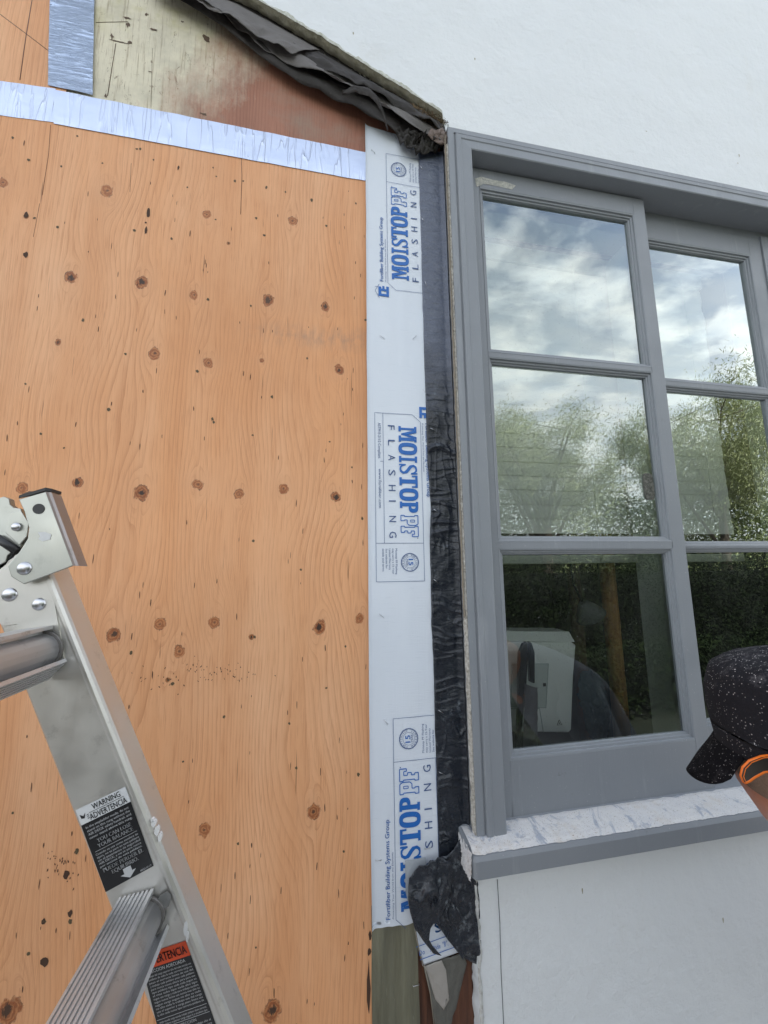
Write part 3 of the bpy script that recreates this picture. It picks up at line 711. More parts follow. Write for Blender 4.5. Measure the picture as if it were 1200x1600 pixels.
# ------------------------------------------------------------------ white flashing with its printing
FY = .0205
flash = thing('flashing_sheet', 'long white flashing sheet printed in blue, stapled beside the black membrane', 'flashing', (.18, FY, .95))
FX0, FX1 = .111, .262
def fsurf(x, z):
    u = (x - FX0) / (FX1 - FX0)
    return FY + .0010 * nz(x * 14, z * 5, 1) + .0006 * nz(x * 40, z * 14, 6) - .0012 * math.exp(-((u - .55) / .08) ** 2) * .5
def ffn(u, v):
    z = 2.622 - v * (2.622 - .960); x0 = FX0 + .0008 * nz(z * 9) + (.003 * max(0, (1.25 - z) / .3)); x = x0 + u * (FX1 - x0)
    if v > .995: z += .004 * nz(x * 60) + (FX1 - x) * .03
    z += (.06 * (1 - u) if v == 0 else 0) * .3
    return Vector((x, fsurf(x, z) - (.004 * max(0, .03 - u) / .03), z))
bm = grid(ffn, 40, 420)
obj('sheet', bm, M['flash'], flash, True)
INK = bmesh.new()      # everything printed goes into one mesh lying 0.3 mm off the sheet
class Frame:
    """s runs along the reading direction, t from the name side of the box to the far side"""
    def __init__(s, z0, x0, sgn): s.z0, s.x0, s.g = z0, x0, sgn; s.k = 0
    def p(s, a, b, lift=0):
        x = s.x0 + s.g * b; z = s.z0 + s.g * a; return Vector((x, fsurf(x, z) - .0011 - lift, z))
    def poly(s, pts, mi=0, dense=False):
        s.k = (s.k + 1) % 9
        try:
            f = INK.faces.new([INK.verts.new(s.p(a, b, s.k * .00002)) for a, b in pts]); f.material_index = mi
        except ValueError: pass
    def line(s, pts, wd, mi=1, closed=False):
        if closed: pts = pts + [pts[0]]
        for (a, b), (c, d) in zip(pts, pts[1:]):
            L = math.hypot(c - a, d - b)
            if L < 1e-7: continue
            n = max(1, int(L / .02)); nx_, ny = -(d - b) / L * wd / 2, (c - a) / L * wd / 2
            for i in range(n):
                q0, q1 = i / n, (i + 1) / n
                A, B = (a + (c - a) * q0, b + (d - b) * q0), (a + (c - a) * q1, b + (d - b) * q1)
                s.poly([(A[0] + nx_, A[1] + ny), (B[0] + nx_, B[1] + ny), (B[0] - nx_, B[1] - ny), (A[0] - nx_, A[1] - ny)], mi)
    def strip(s, L, Rr, mi=0):
        for i in range(len(L) - 1): s.poly([L[i], L[i + 1], Rr[i + 1], Rr[i]], mi)
def slab(fr, ch, s0, wd, t0, t1, clip=None):
    """heavy slab-serif capitals built from plates; u across the letter, v up (0 = foot)"""
    T = lambda u, v: (s0 + u * wd, t1 + (t0 - t1) * v)
    def rc(a, b, c, d): fr.poly([T(a, c), T(b, c), T(b, d), T(a, d)])
    sw = .13
    def ring(cx, cy, rx, ry, ix, iy, a0, a1, n=20):
        Lo, Li = [], []
        for k in range(n + 1):
            a = a0 + (a1 - a0) * k / n; c, s_ = math.cos(a), math.sin(a); pw = .72
            f_ = lambda q: math.copysign(abs(q) ** pw, q)
            Lo.append(T(cx + rx * f_(c), cy + ry * f_(s_))); Li.append(T(cx + ix * f_(c), cy + iy * f_(s_)))
        fr.strip(Lo, Li)
    if ch == 'I': rc(.32, .68, sw, 1 - sw); rc(.08, .92, 0, sw); rc(.08, .92, 1 - sw, 1)
    elif ch == 'T':
        rc(.33, .67, sw, 1 - sw); rc(.17, .83, 0, sw); rc(.0, 1, 1 - sw, 1); rc(.0, .13, .68, 1 - sw); rc(.87, 1, .68, 1 - sw)
    elif ch == 'O': ring(.5, .5, .49, .52, .17, .34, 0, 2 * math.pi, 30)
    elif ch == 'P':
        rc(.10, .42, sw, 1); rc(.0, .56, 0, sw); rc(.0, .10, 1 - sw, 1); ring(.42, .73, .54, .27, .20, .12, -math.pi / 2, math.pi / 2, 14)
    elif ch == 'M':
        rc(.10, .24, sw, 1 - sw); rc(.0, .34, 0, sw); rc(.0, .20, 1 - sw, 1); rc(.72, .93, sw, 1 - sw); rc(.60, 1., 0, sw); rc(.80, 1., 1 - sw, 1)
        fr.poly([T(.18, 1), T(.40, 1), T(.55, .42), T(.47, .14)]); fr.poly([T(.80, 1), T(.66, 1), T(.50, .42), T(.47, .14), T(.56, .14)])
    elif ch == 'S':
        pts = [(.84, .70), (.80, .84), (.66, .93), (.48, .94), (.30, .90), (.19, .78), (.24, .65), (.40, .56), (.60, .47), (.78, .36), (.82, .22), (.70, .10), (.50, .06), (.32, .08), (.19, .17), (.15, .30)]
        th = [.06, .10, .10, .09, .13, .17, .19, .18, .18, .19, .17, .13, .09, .10, .10, .06]
        Lo, Li = [], []
        for i, (u, v) in enumerate(pts):
            a, b = pts[max(0, i - 1)], pts[min(len(pts) - 1, i + 1)]; dx, dy = b[0] - a[0], b[1] - a[1]; L = math.hypot(dx, dy); q = th[i] * .82
            Lo.append(T(u - dy / L * q * .8, v + dx / L * q * .62)); Li.append(T(u + dy / L * q * .8, v - dx / L * q * .62))
        fr.strip(Lo, Li); rc(.82, .96, .64, 1.); rc(.04, .18, .0, .36)
    elif ch in 'pf':      # outlined slanted monogram letters
        if ch == 'p': o = [(0, 0), (.52, 0), (.52, .20), (.44, .20), (.44, .36), (.80, .36), (.96, .48), (.96, .86), (.82, 1), (0, 1), (0, .80), (.10, .80), (.10, .20), (0, .20)]; inn = [(.44, .56), (.64, .56), (.64, .80), (.44, .80)]
        else: o = [(0, 0), (.60, 0), (.60, .20), (.46, .20), (.46, .38), (.66, .38), (.66, .58), (.46, .58), (.46, .78), (.78, .78), (.78, .64), (1, .64), (1, 1), (0, 1), (0, .80), (.10, .80), (.10, .20), (0, .20)]; inn = []
        fr.line([T(a, b) for a, b in o], .0017, 0, True)
        if inn: fr.line([T(a, b) for a, b in inn], .0013, 0, True)
_fc = {}
def text_polys(s):
    """outline font text as triangles in its own plane, base at 0, cap height about 1"""
    if s in _fc: return _fc[s]
    cu = bpy.data.curves.new('t', 'FONT'); cu.body = s; cu.size = 1.0; cu.resolution_u = 2
    o = bpy.data.objects.new('t', cu); COL.objects.link(o); dg = bpy.context.evaluated_depsgraph_get(); dg.update()
    me = bpy.data.meshes.new_from_object(o.evaluated_get(dg))
    v = [(q.co.x, q.co.y) for q in me.vertices]; t = [tuple(p.vertices) for p in me.polygons]
    bpy.data.objects.remove(o); bpy.data.curves.remove(cu); bpy.data.meshes.remove(me)
    xs_ = [a for a, b in v] or [0, 1]; _fc[s] = (v, t, min(xs_), max(xs_)); return _fc[s]
def put_text(fr, s, s0, s1, t0, t1, mi=1, slant=0.0, cap=.70):
    """text filling s0..s1, capital height from t1 (foot) to t0 (head)"""
    v, t, a, b = text_polys(s); k = (s1 - s0) / (b - a)
    vs = [INK.verts.new(fr.p(s0 + (x - a) * k + slant * (y / cap) * abs(t1 - t0), t1 + (t0 - t1) * y / cap, .0001)) for x, y in v]
    for q in t:
        try: f = INK.faces.new([vs[i] for i in q]); f.material_index = mi
        except ValueError: pass
def seal(fr, cs, ct, r):
    n = 44; P_ = []
    for k in range(n * 2):
        a = math.pi * k / n; rr = r * (1 if k % 2 else .92); P_.append((cs + rr * math.cos(a), ct + rr * math.sin(a)))
    Q = [(cs + r * .87 * math.cos(math.pi * k / n), ct + r * .87 * math.sin(math.pi * k / n)) for k in range(n * 2)]
    fr.strip(P_ + P_[:1], Q + Q[:1], 1)
    for rr, wd in ((.58, .0005),):
        fr.line([(cs + r * rr * math.cos(2 * math.pi * k / 28), ct + r * rr * math.sin(2 * math.pi * k / 28)) for k in range(28)], wd, 1, True)
    def arc(word, a0, a1, flip):
        for i, ch in enumerate(word):
            a = a0 + (a1 - a0) * i / (len(word) - 1); v, t, x0_, x1_ = text_polys(ch); h = r * .19
            vs = []
            for x, y in v:
                rr = r * .66 + (y / .7 * h if not flip else h - y / .7 * h); da = ((x - (x0_ + x1_) / 2) * h / .8) / (r * .75) * (-1 if not flip else 1)
                vs.append(INK.verts.new(fr.p(cs + rr * math.cos(a + da), ct - rr * math.sin(a + da), .0001)))
            for q in t:
                try: INK.faces.new([vs[j] for j in q]).material_index = 1
                except ValueError: pass
    arc('FORTISHIELD', R(165), R(15), False); arc('WARRANTY', R(205), R(335), True)
    put_text(fr, '15', cs - r * .36, cs + r * .30, ct - r * .36, ct + r * .16, 0)
    put_text(fr, '15', cs - r * .33, cs + r * .33, ct - r * .34, ct + r * .14, 0)
    put_text(fr, 'YEAR', cs - r * .36, cs + r * .36, ct + r * .20, ct + r * .42, 1)
def block(fr, cut=None, full=True):
    L = .354; D = .277
    fr.line([(.0, .100), (.0, .018), (.016, .0), (L, .0), (L, .100), (0, .100)], .0008, 1)
    fr.line([(D, 0), (D, .100)], .0008, 1); fr.line([(0, .0825), (D, .0825)], .0008, 1); fr.line([(.106, .0825), (.106, .0895)], .0008, 1)
    x = .027
    for ch, wd in (('M', .036), ('O', .0285), ('I', .0175), ('S', .0255), ('T', .0275), ('O', .0285), ('P', .0255)):
        slab(fr, ch, x, wd - .0012, .0095, .0490); x += wd
    slab(fr, 'p', .2195, .0215, .0110, .0475); slab(fr, 'f', .2420, .0215, .0110, .0475)
    put_text(fr, 'FLASHING'[0], .026, .036, .0570, .0720)
    for i, ch in enumerate('FLASHING'):
        a = .026 + i * .0325; wch = .0025 if ch == 'I' else .0125
        if i: put_text(fr, ch, a, a + wch, .0570, .0720)
    fr.poly([(.2665 + .0012 * math.cos(k), .0125 + .0012 * math.sin(k)) for k in (0, 1, 2, 3, 4, 5)], 1)
    put_text(fr, 'ASTM E-2112 Compliant', .022, .100, .0872, .0935); put_text(fr, 'www.fortifiber.com', .122, .205, .0872, .0930)
    put_text(fr, 'Fortifiber Building Systems Group', .018, .180, -.0185, -.0105, 1); put_text(fr, 'Fortifiber Building Systems Group', .0183, .1803, -.0184, -.0104, 0)
    put_text(fr, 'Protecting Your World from the Elements', .018, .125, -.0065, -.0035, 1, .25)
    seal(fr, .316, .030, .0195)
    for i, s in enumerate(('Moistop PF Flashing', 'may carry a 15-Year', 'Limited Warranty', 'See website for', 'details and terms')):
        put_text(fr, s, .288, .288 + .0021 * len(s) * (1.28 if i else 1.30), .0560 + i * .0068, .0600 + i * .0068)
    # maker's mark: stepped F under a little roof line
    for a, b, c, d in ((-.019, .004, -.022, -.0155), (-.019, -.013, -.0155, -.002), (-.006, -.001, -.0155, -.004), (-.019, .006, -.004, .002), (-.001, .006, -.013, -.008)):
        fr.poly([(a, c), (b, c), (b, d), (a, d)], 0)
    fr.line([(-.024, -.020), (-.007, -.0295), (.010, -.020)], .0009, 1); fr.line([(.003, -.030), (.003, -.024)], .0009, 1)
FR1 = Frame(2.2165, .1605, 1); FR2 = Frame(1.924, .2275, -1); FR3 = Frame(.9575, .1575, 1)
for fr in (FR1, FR2, FR3): block(fr)
# print that runs off the sheet is not there: drop faces beyond its edges
dl = [f for f in INK.faces if (lambda c: c.x > .2615 or c.x < FX0 or c.z < .962)(f.calc_center_median())]
bmesh.ops.delete(INK, geom=dl, context='FACES')
obj('printed_lettering', INK, [M['ink'], M['ink2']], flash)
def staple(parent, px, py, y, ang, ln=.011):
    bm = bmesh.new(); p = W(px, py, y); d = Vector((math.cos(ang), 0, math.sin(ang))) * ln / 2; o = Vector((0, -.0012, 0))
    tube(bm, [p - d + Vector((0, .001, 0)), p - d + o, p + d + o, p + d + Vector((0, .001, 0))], .00055, 5); obj('staple', bm, M['steel'], parent)
for a, b, g in ((583, 237, -.8), (597, 527, -.5), (596, 962, -.7), (603, 1128, -.9), (591, 1344, -.1), (668, 1325, .1), (648, 527, .9)): staple(flash, a, b, FY - .0012, g)

# ------------------------------------------------------------------ black membrane beside the casing
memb = thing('black_membrane_strip', 'long crinkled black membrane strip between white flashing and grey window casing', 'membrane', (.27, .016, 1.05))
def medge(z):
    return .2405 + .0022 * nz(z * 7, 3) + .0012 * nz(z * 30, 1) - .0040 * max(0, min(1, (2.5 - z) / .3)) * 0 + .004 * math.exp(-((z - 1.72) / .06) ** 2) + (.003 if z > 2.2 else 0) * 0
def mfn(u, v):
    z = 2.60 - v * (2.60 - 1.06); x0 = medge(z); x1 = CX0 - .003; x = x0 + u * (x1 - x0)
    cr_ = max(0, min(1, (2.02 - z) / .12)); 
    wx = x + .006 * nz(x * 30, z * 30, 8); wz = z + .010 * nz(x * 22, z * 12, 9)
    r1 = max(0, 1 - abs(nz(wx * 9, wz * 46, 2)) * 9) ** 1.5; r2 = max(0, 1 - abs(nz(wx * 50, wz * 14, 6)) * 7) ** 1.5; f2 = nz(x * 60, z * 50, 5)
    act = max(0, .55 + 1.6 * nz(x * 10, z * 7, 11)); act2 = max(0, .5 + 1.8 * nz(x * 9, z * 8, 31))
    y = .0175 - .0006 + .0012 * nz(x * 18, z * 9, 4) - cr_ * (.0042 * r1 * act + .0036 * r2 * act2 + .0013 * f2 + .0042 * nz(x * 24, z * 17, 3))
    y -= .004 * max(0, (u - .8) / .2) ** 2 * 1.4 + .0025 * 0
    # a bunched fold where two lengths lap
    y -= .006 * math.exp(-((z - 1.845 - .01 * math.sin(u * 4)) / .006) ** 2)
    if u == 0: y = .0195
    return Vector((x, y, z))
bm = grid(mfn, 34, 760); obj('strip', bm, M['memb'], memb, True)
for a, b, g in ((658, 262, -.9), (660, 343, -1.), (665, 443, -1.1), (676, 671, -.4), (681, 798, -.6), (681, 908, -.7), (689, 1112, -.6), (690, 1208, -.5), (663, 612, -.9)): staple(memb, a, b, .0135, g)
M['memb2'] = mat_membrane('dusty_black_membrane', .35)
# flap of the same film folded over the print below the sill
def sheet(name, outline, y, mat, parent, bulge=.01, amp=.003, seed=0, th=.0012, n=22, fr=9., tilt=None):
    """flexible sheet with a measured outline: filled by a radial grid, buckled, given thickness"""
    P0 = [W(a, b, y) for a, b in outline]; dens = []
    for p, q in zip(P0, P0[1:] + P0[:1]):
        m_ = max(1, int((q - p).length / .006))
        for i in range(m_): dens.append(p.lerp(q, i / m_))
    c = sum(dens, Vector()) / len(dens); bm = bmesh.new(); rings = []
    for j in range(n):
        s = 1 - j / n
        rr = []
        for p in dens:
            q = c + (p - c) * s; dy = -bulge * (1 - s * s) - amp * (nz(q.x * fr * 6, q.z * fr * 6, seed) + 1.2 * max(0, 1 - abs(nz(q.x * fr * 8, q.z * fr * 3.5, seed + 2)) * 7) + .25 * nz(q.x * fr * 30, q.z * fr * 30, seed + 5))
            if tilt: dy += tilt(q)
            rr.append(bm.verts.new(q + Vector((0, dy, 0))))
        rings.append(rr)
    cv = bm.verts.new(c + Vector((0, -bulge + (tilt(c) if tilt else 0), 0))); N = len(dens)
    for a, b in zip(rings, rings[1:]):
        for i in range(N): bm.faces.new((a[i], a[(i + 1) % N], b[(i + 1) % N], b[i]))
    for i in range(N): bm.faces.new((rings[-1][i], rings[-1][(i + 1) % N], cv))
    bmesh.ops.recalc_face_normals(bm, faces=bm.faces)
    r = bmesh.ops.solidify(bm, geom=bm.faces[:], thickness=th)
    return obj(name, bm, mat, parent, True)
flap = thing('black_membrane_flap', 'torn bulging black membrane flap folded over the print below the sill corner', 'membrane', (.27, .01, .95))
FL = [(640, 1375), (655, 1352), (672, 1343), (690, 1338), (706, 1345), (704, 1380), (698, 1415), (683, 1437), (672, 1450), (668, 1466), (658, 1460), (648, 1449), (641, 1424), (636, 1400)]
FR = [(690, 1338), (702, 1334), (718, 1312), (731, 1325), (742, 1350), (745, 1372), (748, 1400), (751, 1450), (752, 1486), (737, 1492), (721, 1494), (708, 1478), (694, 1460), (681, 1437), (684, 1400)]
sheet('film', FR, .004, M['memb2'], flap, .004, .0055, 3, .0016, 30, 5.)
sheet('folded_lobe', FL, -.003, M['memb2'], flap, .006, .0060, 13, .0016, 30, 5.)
sheet('tongue', [(648, 1449), (660, 1458), (668, 1464), (676, 1478), (690, 1493), (677, 1490), (661, 1470)], -.004, M['memb2'], flap, .003, .001, 2, .001, 8)
sheet('hanging_corner', [(722, 1492), (737, 1490), (752, 1484), (753, 1508), (740, 1505), (728, 1499)], .010, M['memb2'], flap, .003, .001, 5, .001, 8)
bm = bmesh.new()
pp = [W(a, b, .0155) for a, b in ((633, 1345), (665, 1340), (668, 1370), (640, 1420), (634, 1395))]
prism(bm, pp, (0, .0004, 0)); tag(obj('plastic_liner', bm, simple('clear_grey_film', (.38, .42, .46), (.48, .51, .54), .25, scale=30, bump=.5, bscale=40, dist=.004), flap), 'grey release film under the black flap', None)

# lower bits: olive film, reddish timber, white scrap, torn paper
m = M_('olive_film')
c = m.mix(m.rng(m.noise(14, 4, .6, (2.2, 1, .25)), .35, .65), (.105, .10, .065), (.20, .195, .135))
c = m.mix(m.rng(m.noise(70, 3, .6, (3, 1, .25)), .66, .72, 0, .6), c, (.34, .33, .26))
m.set('Base Color', c).set('Roughness', .3)
m.bump(m.noise(22, 4, .6, (2.6, 1, .35), .6), .7, .006); OLIVE = m.m
of = thing('olive_film_strip', 'dull olive plastic film covering the seam below the white flashing', 'film', (.16, .023, .6))
bm = grid(lambda u, v: Vector((.1135 + u * (.083 + .008 * v) + .001 * nz(v * 9), .0232 + .0022 * nz(u * 5, v * 6, 3) - .0015 * math.sin(u * 9), 1.0 - v * .75)), 24, 90)
obj('film', bm, OLIVE, of, True)
staple(of, 650, 1539, .0205, .05); 
tim = thing('timber_stud', 'reddish brown timber stud bared at the foot of the wall under the window', 'timber', (.26, .03, .1))
m = M_('red_timber')
c = m.ramp(m.noise(60, 6, .65, (1, 1, .05), .5), [(.32, (.028, .010, .006)), (.52, (.115, .042, .02)), (.70, (.19, .075, .035))])
m.set('Base Color', c).set('Roughness', .6); m.bump(m.noise(90, 4, .6, (1, 1, .08)), .5, .003)
bm = bmesh.new(); box(bm, .118, .302, .030, .054, .02, 1.30); obj('post', bm, m.m, tim, bevel=.002)
bm = bmesh.new(); tube(bm, [W(690, 1502, .0265), W(694, 1540, .0265), W(686, 1600, .0265), W(680, 1680, .0265)], .0007, 4); obj('splinter', bm, simple('pale_splinter', (.35, .22, .12)), tim)
scr = thing('flashing_scrap', 'tilted white flashing scrap with blue lines showing under the black flap', 'flashing', (.24, .012, .93))
SC = [(649, 1447), (668, 1430), (700, 1430), (722, 1486), (660, 1509)]
sheet('scrap', SC, .016, M['flash'], scr, .001, .0006, 6, .0008, 10)
INK = bmesh.new()
class Flat(Frame):
    def __init__(s, o, ax, ay): s.o, s.ax, s.ay = o, ax, ay; s.k = 0
    def p(s, a, b, lift=0): return s.o + s.ax * a - s.ay * b + Vector((0, -.0006 - lift, 0))
o_ = W(660, 1500, .0135); axx = (W(722, 1477, .0135) - o_).normalized(); ayy = Vector((0, -1, 0)).cross(axx); ayy = -ayy if ayy.z < 0 else ayy
fs = Flat(o_, axx, ayy)
wd_ = .076
fs.line([(-.004, -.002), (wd_ - .008, -.002)], .0012, 0); fs.line([(-.008, -.0235), (wd_ - .018, -.0235)], .0012, 0)
put_text(fs, '1 Dade  "B",  Ty', .016, .062, -.0165, -.0085, 0); put_text(fs, 'Do', -.004, .006, -.0165, -.0085, 0)
put_text(fs, 'S', .030, .042, -.050, -.034, 0); put_text(fs, 'S', .0305, .0425, -.0505, -.0345, 0)
obj('printed_lettering', INK, [M['ink'], M['ink2']], scr)
pf = thing('torn_paper_flap', 'grey torn paper flap with a pale patch hanging below the flashing scrap', 'paper', (.24, .018, .88))
sheet('paper', [(661, 1508), (724, 1488), (729, 1505), (716, 1560), (704, 1603), (690, 1640), (676, 1585), (672, 1555)], .0195, simple('grey_paper', (.085, .085, .075), (.16, .155, .135), .55, scale=26, bump=.6, bscale=60, dist=.004), pf, .003, .002, 9, .0008, 12)
sheet('pale_patch', [(664, 1510), (690, 1500), (697, 1515), (700, 1545), (702, 1562), (693, 1577), (680, 1562), (672, 1535)], .0150, simple('pale_paper', (.32, .30, .27), (.40, .37, .34), .6, scale=30, bump=.3), pf, .002, .001, 4, .0008, 10)
bm = bmesh.new(); tube(bm, [W(663, 1508, .012), W(672, 1550, .0125), W(678, 1600, .014)], .0009, 5); tube(bm, [W(648, 1450, .010), W(656, 1490, .014), W(662, 1510, .016)], .0011, 5)
obj('folded_rim', bm, simple('paper_rim', (.28, .25, .2)), pf)

# ------------------------------------------------------------------ torn black paper under the cut stucco
def mat_paper(name, a, b):
    m = M_(name)
    c = m.mix(m.noise(14, 6, .7), a, b); c = m.mix(m.rng(m.noise(60, 6, .75), .60, .75, 0, .6), c, (.24, .22, .20))
    m.set('Base Color', c).set('Roughness', .6); m.bump(m.noise(45, 5, .7, dist=.7), .6, .004); return m.m
PA = mat_paper('black_felt_paper', (.045, .040, .038), (.12, .11, .105)); PB = mat_paper('pale_felt', (.22, .205, .20), (.34, .32, .305))  # pale and dark felt set apart to raise contrast between layers
PK = mat_paper('near_black_felt', (.012, .010, .009), (.035, .030, .026))  # near-black felt, added to darken the gap and the corner fold
def ribbon(name, top, bot, ytop, ybot, mat, label, seed, curl=.0, amp=.004, nu=170, nv=16, rag=.004):
    o = thing(name, label, 'building paper', tuple(W(*bot[0], ybot)), 'torn layers of building paper')
    def poly(pts, y):
        P_ = [W(a, b, y) for a, b in pts]; L = [0]
        for p, q in zip(P_, P_[1:]): L.append(L[-1] + (q - p).length)
        def at(u):
            s = u * L[-1]
            for i in range(len(L) - 1):
                if s <= L[i + 1] + 1e-9: return P_[i].lerp(P_[i + 1], (s - L[i]) / max(1e-9, L[i + 1] - L[i]))
            return P_[-1]
        return at
    A, B = poly(top, ytop), poly(bot, ybot)
    def fn(u, v):
        p = A(u).lerp(B(u), v)
        # long folds running with the strip, a few cross buckles, torn lower edge
        y = -curl * math.sin(v * 2.6) - amp * v * (1.9 * nz(u * 5, v * 2.2, seed) + .8 * nz(u * 13, v * 4, seed + 4) + .5 * (1 - 3 * abs(nz(u * 9 + v, v * 3, seed + 7))))
        r = rag * (1.1 * nz(u * 9, seed + 2) + .55 * nz(u * 30, seed + 2) + .3 * nz(u * 140, seed)) * v ** 3
        return p + Vector((0, y, r))
    bm = grid(fn, nu, nv); bmesh.ops.solidify(bm, geom=bm.faces[:], thickness=.0008)
    obj('layer', bm, mat, o, True); return o
ribbon('felt_paper_strip', [(230, -60), (300, -18), (400, 36), (470, 76), (560, 118), (640, 168), (694, 200)], [(236, -20), (330, 28), (388, 72), (429, 104), (471, 130), (533, 158), (600, 196), (655, 232), (696, 226)], .0235, .004, PA, 'lowest dark torn paper layer lying against the old plywood', 1, .004, .007)
ribbon('felt_paper_strip', [(200, -100), (300, -52), (404, 6), (500, 66), (575, 112), (640, 152), (690, 186)], [(230, -50), (320, -6), (404, 44), (480, 92), (560, 138), (630, 176), (694, 208)], .0225, .0195, PK, 'hidden black layer added to fill the gap right behind the cut plaster', 14, .002, .003)
ribbon('felt_paper_strip', [(260, -60), (330, -12), (420, 32), (500, 84), (590, 142), (688, 200)], [(300, -4), (352, 30), (398, 66), (440, 92), (480, 112), (530, 130), (586, 158), (640, 196), (690, 224)], .0180, -.006, PB, 'middle pale grey torn paper layer with a wavy lower edge', 3, .004, .007)
ribbon('felt_paper_strip', [(240, -60), (300, -22), (371, 6), (440, 44), (500, 78)], [(262, -22), (340, 22), (380, 42), (420, 68), (455, 88)], .0120, -.012, PB, 'upper pale torn paper piece curling out at the top of the cut', 5, .005, .004)
ribbon('felt_paper_strip', [(455, 56), (520, 92), (580, 128), (640, 160), (690, 190)], [(452, 84), (500, 108), (540, 124), (590, 148), (640, 178), (696, 212)], .0120, -.004, PA, 'dark crumpled paper layer tucked right under the cut plaster', 8, .005, .006)
o = thing('hanging_paper_tongue', 'dark curled paper tongue hanging over the top of the white flashing', 'building paper', tuple(W(610, 205, -.02)))
def tong(u, v):
    path = [W(535, 142, -.008), W(556, 134, -.028), W(578, 138, -.040), W(592, 152, -.042), W(602, 175, -.036), W(610, 204, -.030)]
    k = u * 4.999; i = int(k); p = path[i].lerp(path[i + 1], k - i); wv = (.012 + .016 * math.sin(u * 2.4)) * (1 - .75 * u ** 3)
    return p + Vector((.010 * (v - .5) * u, -.004 * math.sin(v * 3.1), -wv * v * (1 - u * .3) )) + Vector((-.012 * v * u, 0, 0)) + Vector((0, .003 * nz(u * 9, v * 4), .002 * nz(u * 20, v * 8)))
bm = grid(tong, 50, 12); bmesh.ops.solidify(bm, geom=bm.faces[:], thickness=.0009); obj('tongue', bm, PA, o, True)
# dark folds below: crumpled scraps at the corner, and a brown chip
o = thing('crumpled_felt_scrap', 'crumpled brown felt scrap wedged in the corner beside the casing', 'building paper', tuple(W(675, 215, .0)))
sheet('scrap', [(672, 203), (690, 205), (700, 208), (699, 226), (686, 228), (676, 221), (668, 212)], -.006, mat_paper('brown_felt', (.12, .085, .07), (.20, .15, .125)), o, .004, .004, 3, .0012, 10, 14.)
sheet('fold', [(618, 206), (640, 214), (668, 226), (690, 232), (676, 240), (655, 242), (640, 238), (626, 224)], .008, PK, o, .006, .010, 7, .0012, 12, 14.)
# fibrous debris lodged behind the cut
o = thing('nest_debris', 'brown fibrous nest debris lodged where the cut plaster meets the window corner', 'debris', tuple(W(680, 195, .01)))
bm = bmesh.new()
for _ in range(330):
    t_ = random.random() ** .6; a = 645 + 52 * t_ + random.gauss(0, 3); b = 170 + 24 * t_ + random.gauss(4, 5); p = W(a, b, random.uniform(-.004, .02)); L = random.uniform(.004, .012)
    d = Vector((random.gauss(0, 1), random.gauss(0, .8), random.gauss(0, .8))).normalized() * L; e = Vector((random.gauss(0, 1), random.gauss(0, 1), random.gauss(0, 1))) * L * .3
    tube(bm, [p - d, p + e, p + d], random.uniform(.0003, .0009), 4)
obj('fibres', bm, M['debris'], o)
bm = bmesh.new()
grid(lambda u, v: W(640 + 58 * u, 164 + 36 * u + 14 * (v - .3), .012) + Vector((0, -.006 * math.sin(v * 3.1) + .006 * nz(u * 14, v * 6), .004 * nz(u * 16, v * 5, 3))), 60, 12, bm)
obj('clump', bm, M['debris'], o)
for i in range(2):
    o = thing('fallen_grit', ['loose plaster grit resting on the torn paper edge below the cut', 'crumbled plaster grit caught along the top of the torn paper'][i], 'debris', tuple(W(470 + 60 * i, 80 + 50 * i, .01)))
    bm = bmesh.new()
    for _ in range(260):
        t_ = random.random(); a = 330 + 350 * t_ + (6 if i else 0); b = -8 + 196 * t_ + (a - 500) * 0 + random.gauss(2, 3); p = W(a, b, random.uniform(.010, .021)) ; s = random.uniform(.0006, .002)
        bmesh.ops.create_icosphere(bm, subdivisions=1, radius=s, matrix=Matrix.Translation(p) @ Matrix.Diagonal((1, .8, .7, 1)))
    obj('grains', bm, M['crust'], o)

# ------------------------------------------------------------------ ladder
LY = -.300
lad = thing('folding_ladder', 'aluminium folding ladder with steel hinge and warning stickers in the left foreground', 'ladder', (-.1, LY, 0))
axis = (W(196, 1200, LY) - W(76, 901, LY)); axis.y = 0; axis.normalize()       # downwards along the rail
side = Vector((axis.z, 0, -axis.x)); side = side if side.x > 0 else -side       # to the right, square to the rail
r0 = W(76, 901, LY)                                                             # on the ridge, just below the hinge
pl = W(89, 1200, LY); wid = (r0 - pl).dot(side)
RW = wid
def LP_(a, s, y): return r0 + axis * a + side * s + Vector((0, y, 0))
topa = -.05; bota = 1.75
# C-shaped rail extrusion: web with two return flanges
bm = bmesh.new()
pr = [(-RW, .0), (-RW + .002, -.0018), (-.004, -.0018), (-.0016, -.0032), (.0008, -.0032), (.0030, -.0014), (.0040, .002), (.0040, .030), (.0015, .030), (.0015, .0035), (-.001, .001), (-RW + .003, .001), (-RW + .003, .030), (-RW, .030)]
prism(bm, [LP_(topa, s, y) for s, y in pr], axis * (bota - topa))
rail = obj('rail', bm, M['alu'], lad)
bm = bmesh.new()
prism(bm, [LP_(topa, s, y - .42) for s, y in [(q[0], -q[1]) for q in pr]], axis * (bota - topa)); obj('rail', bm, M['alu'], lad)
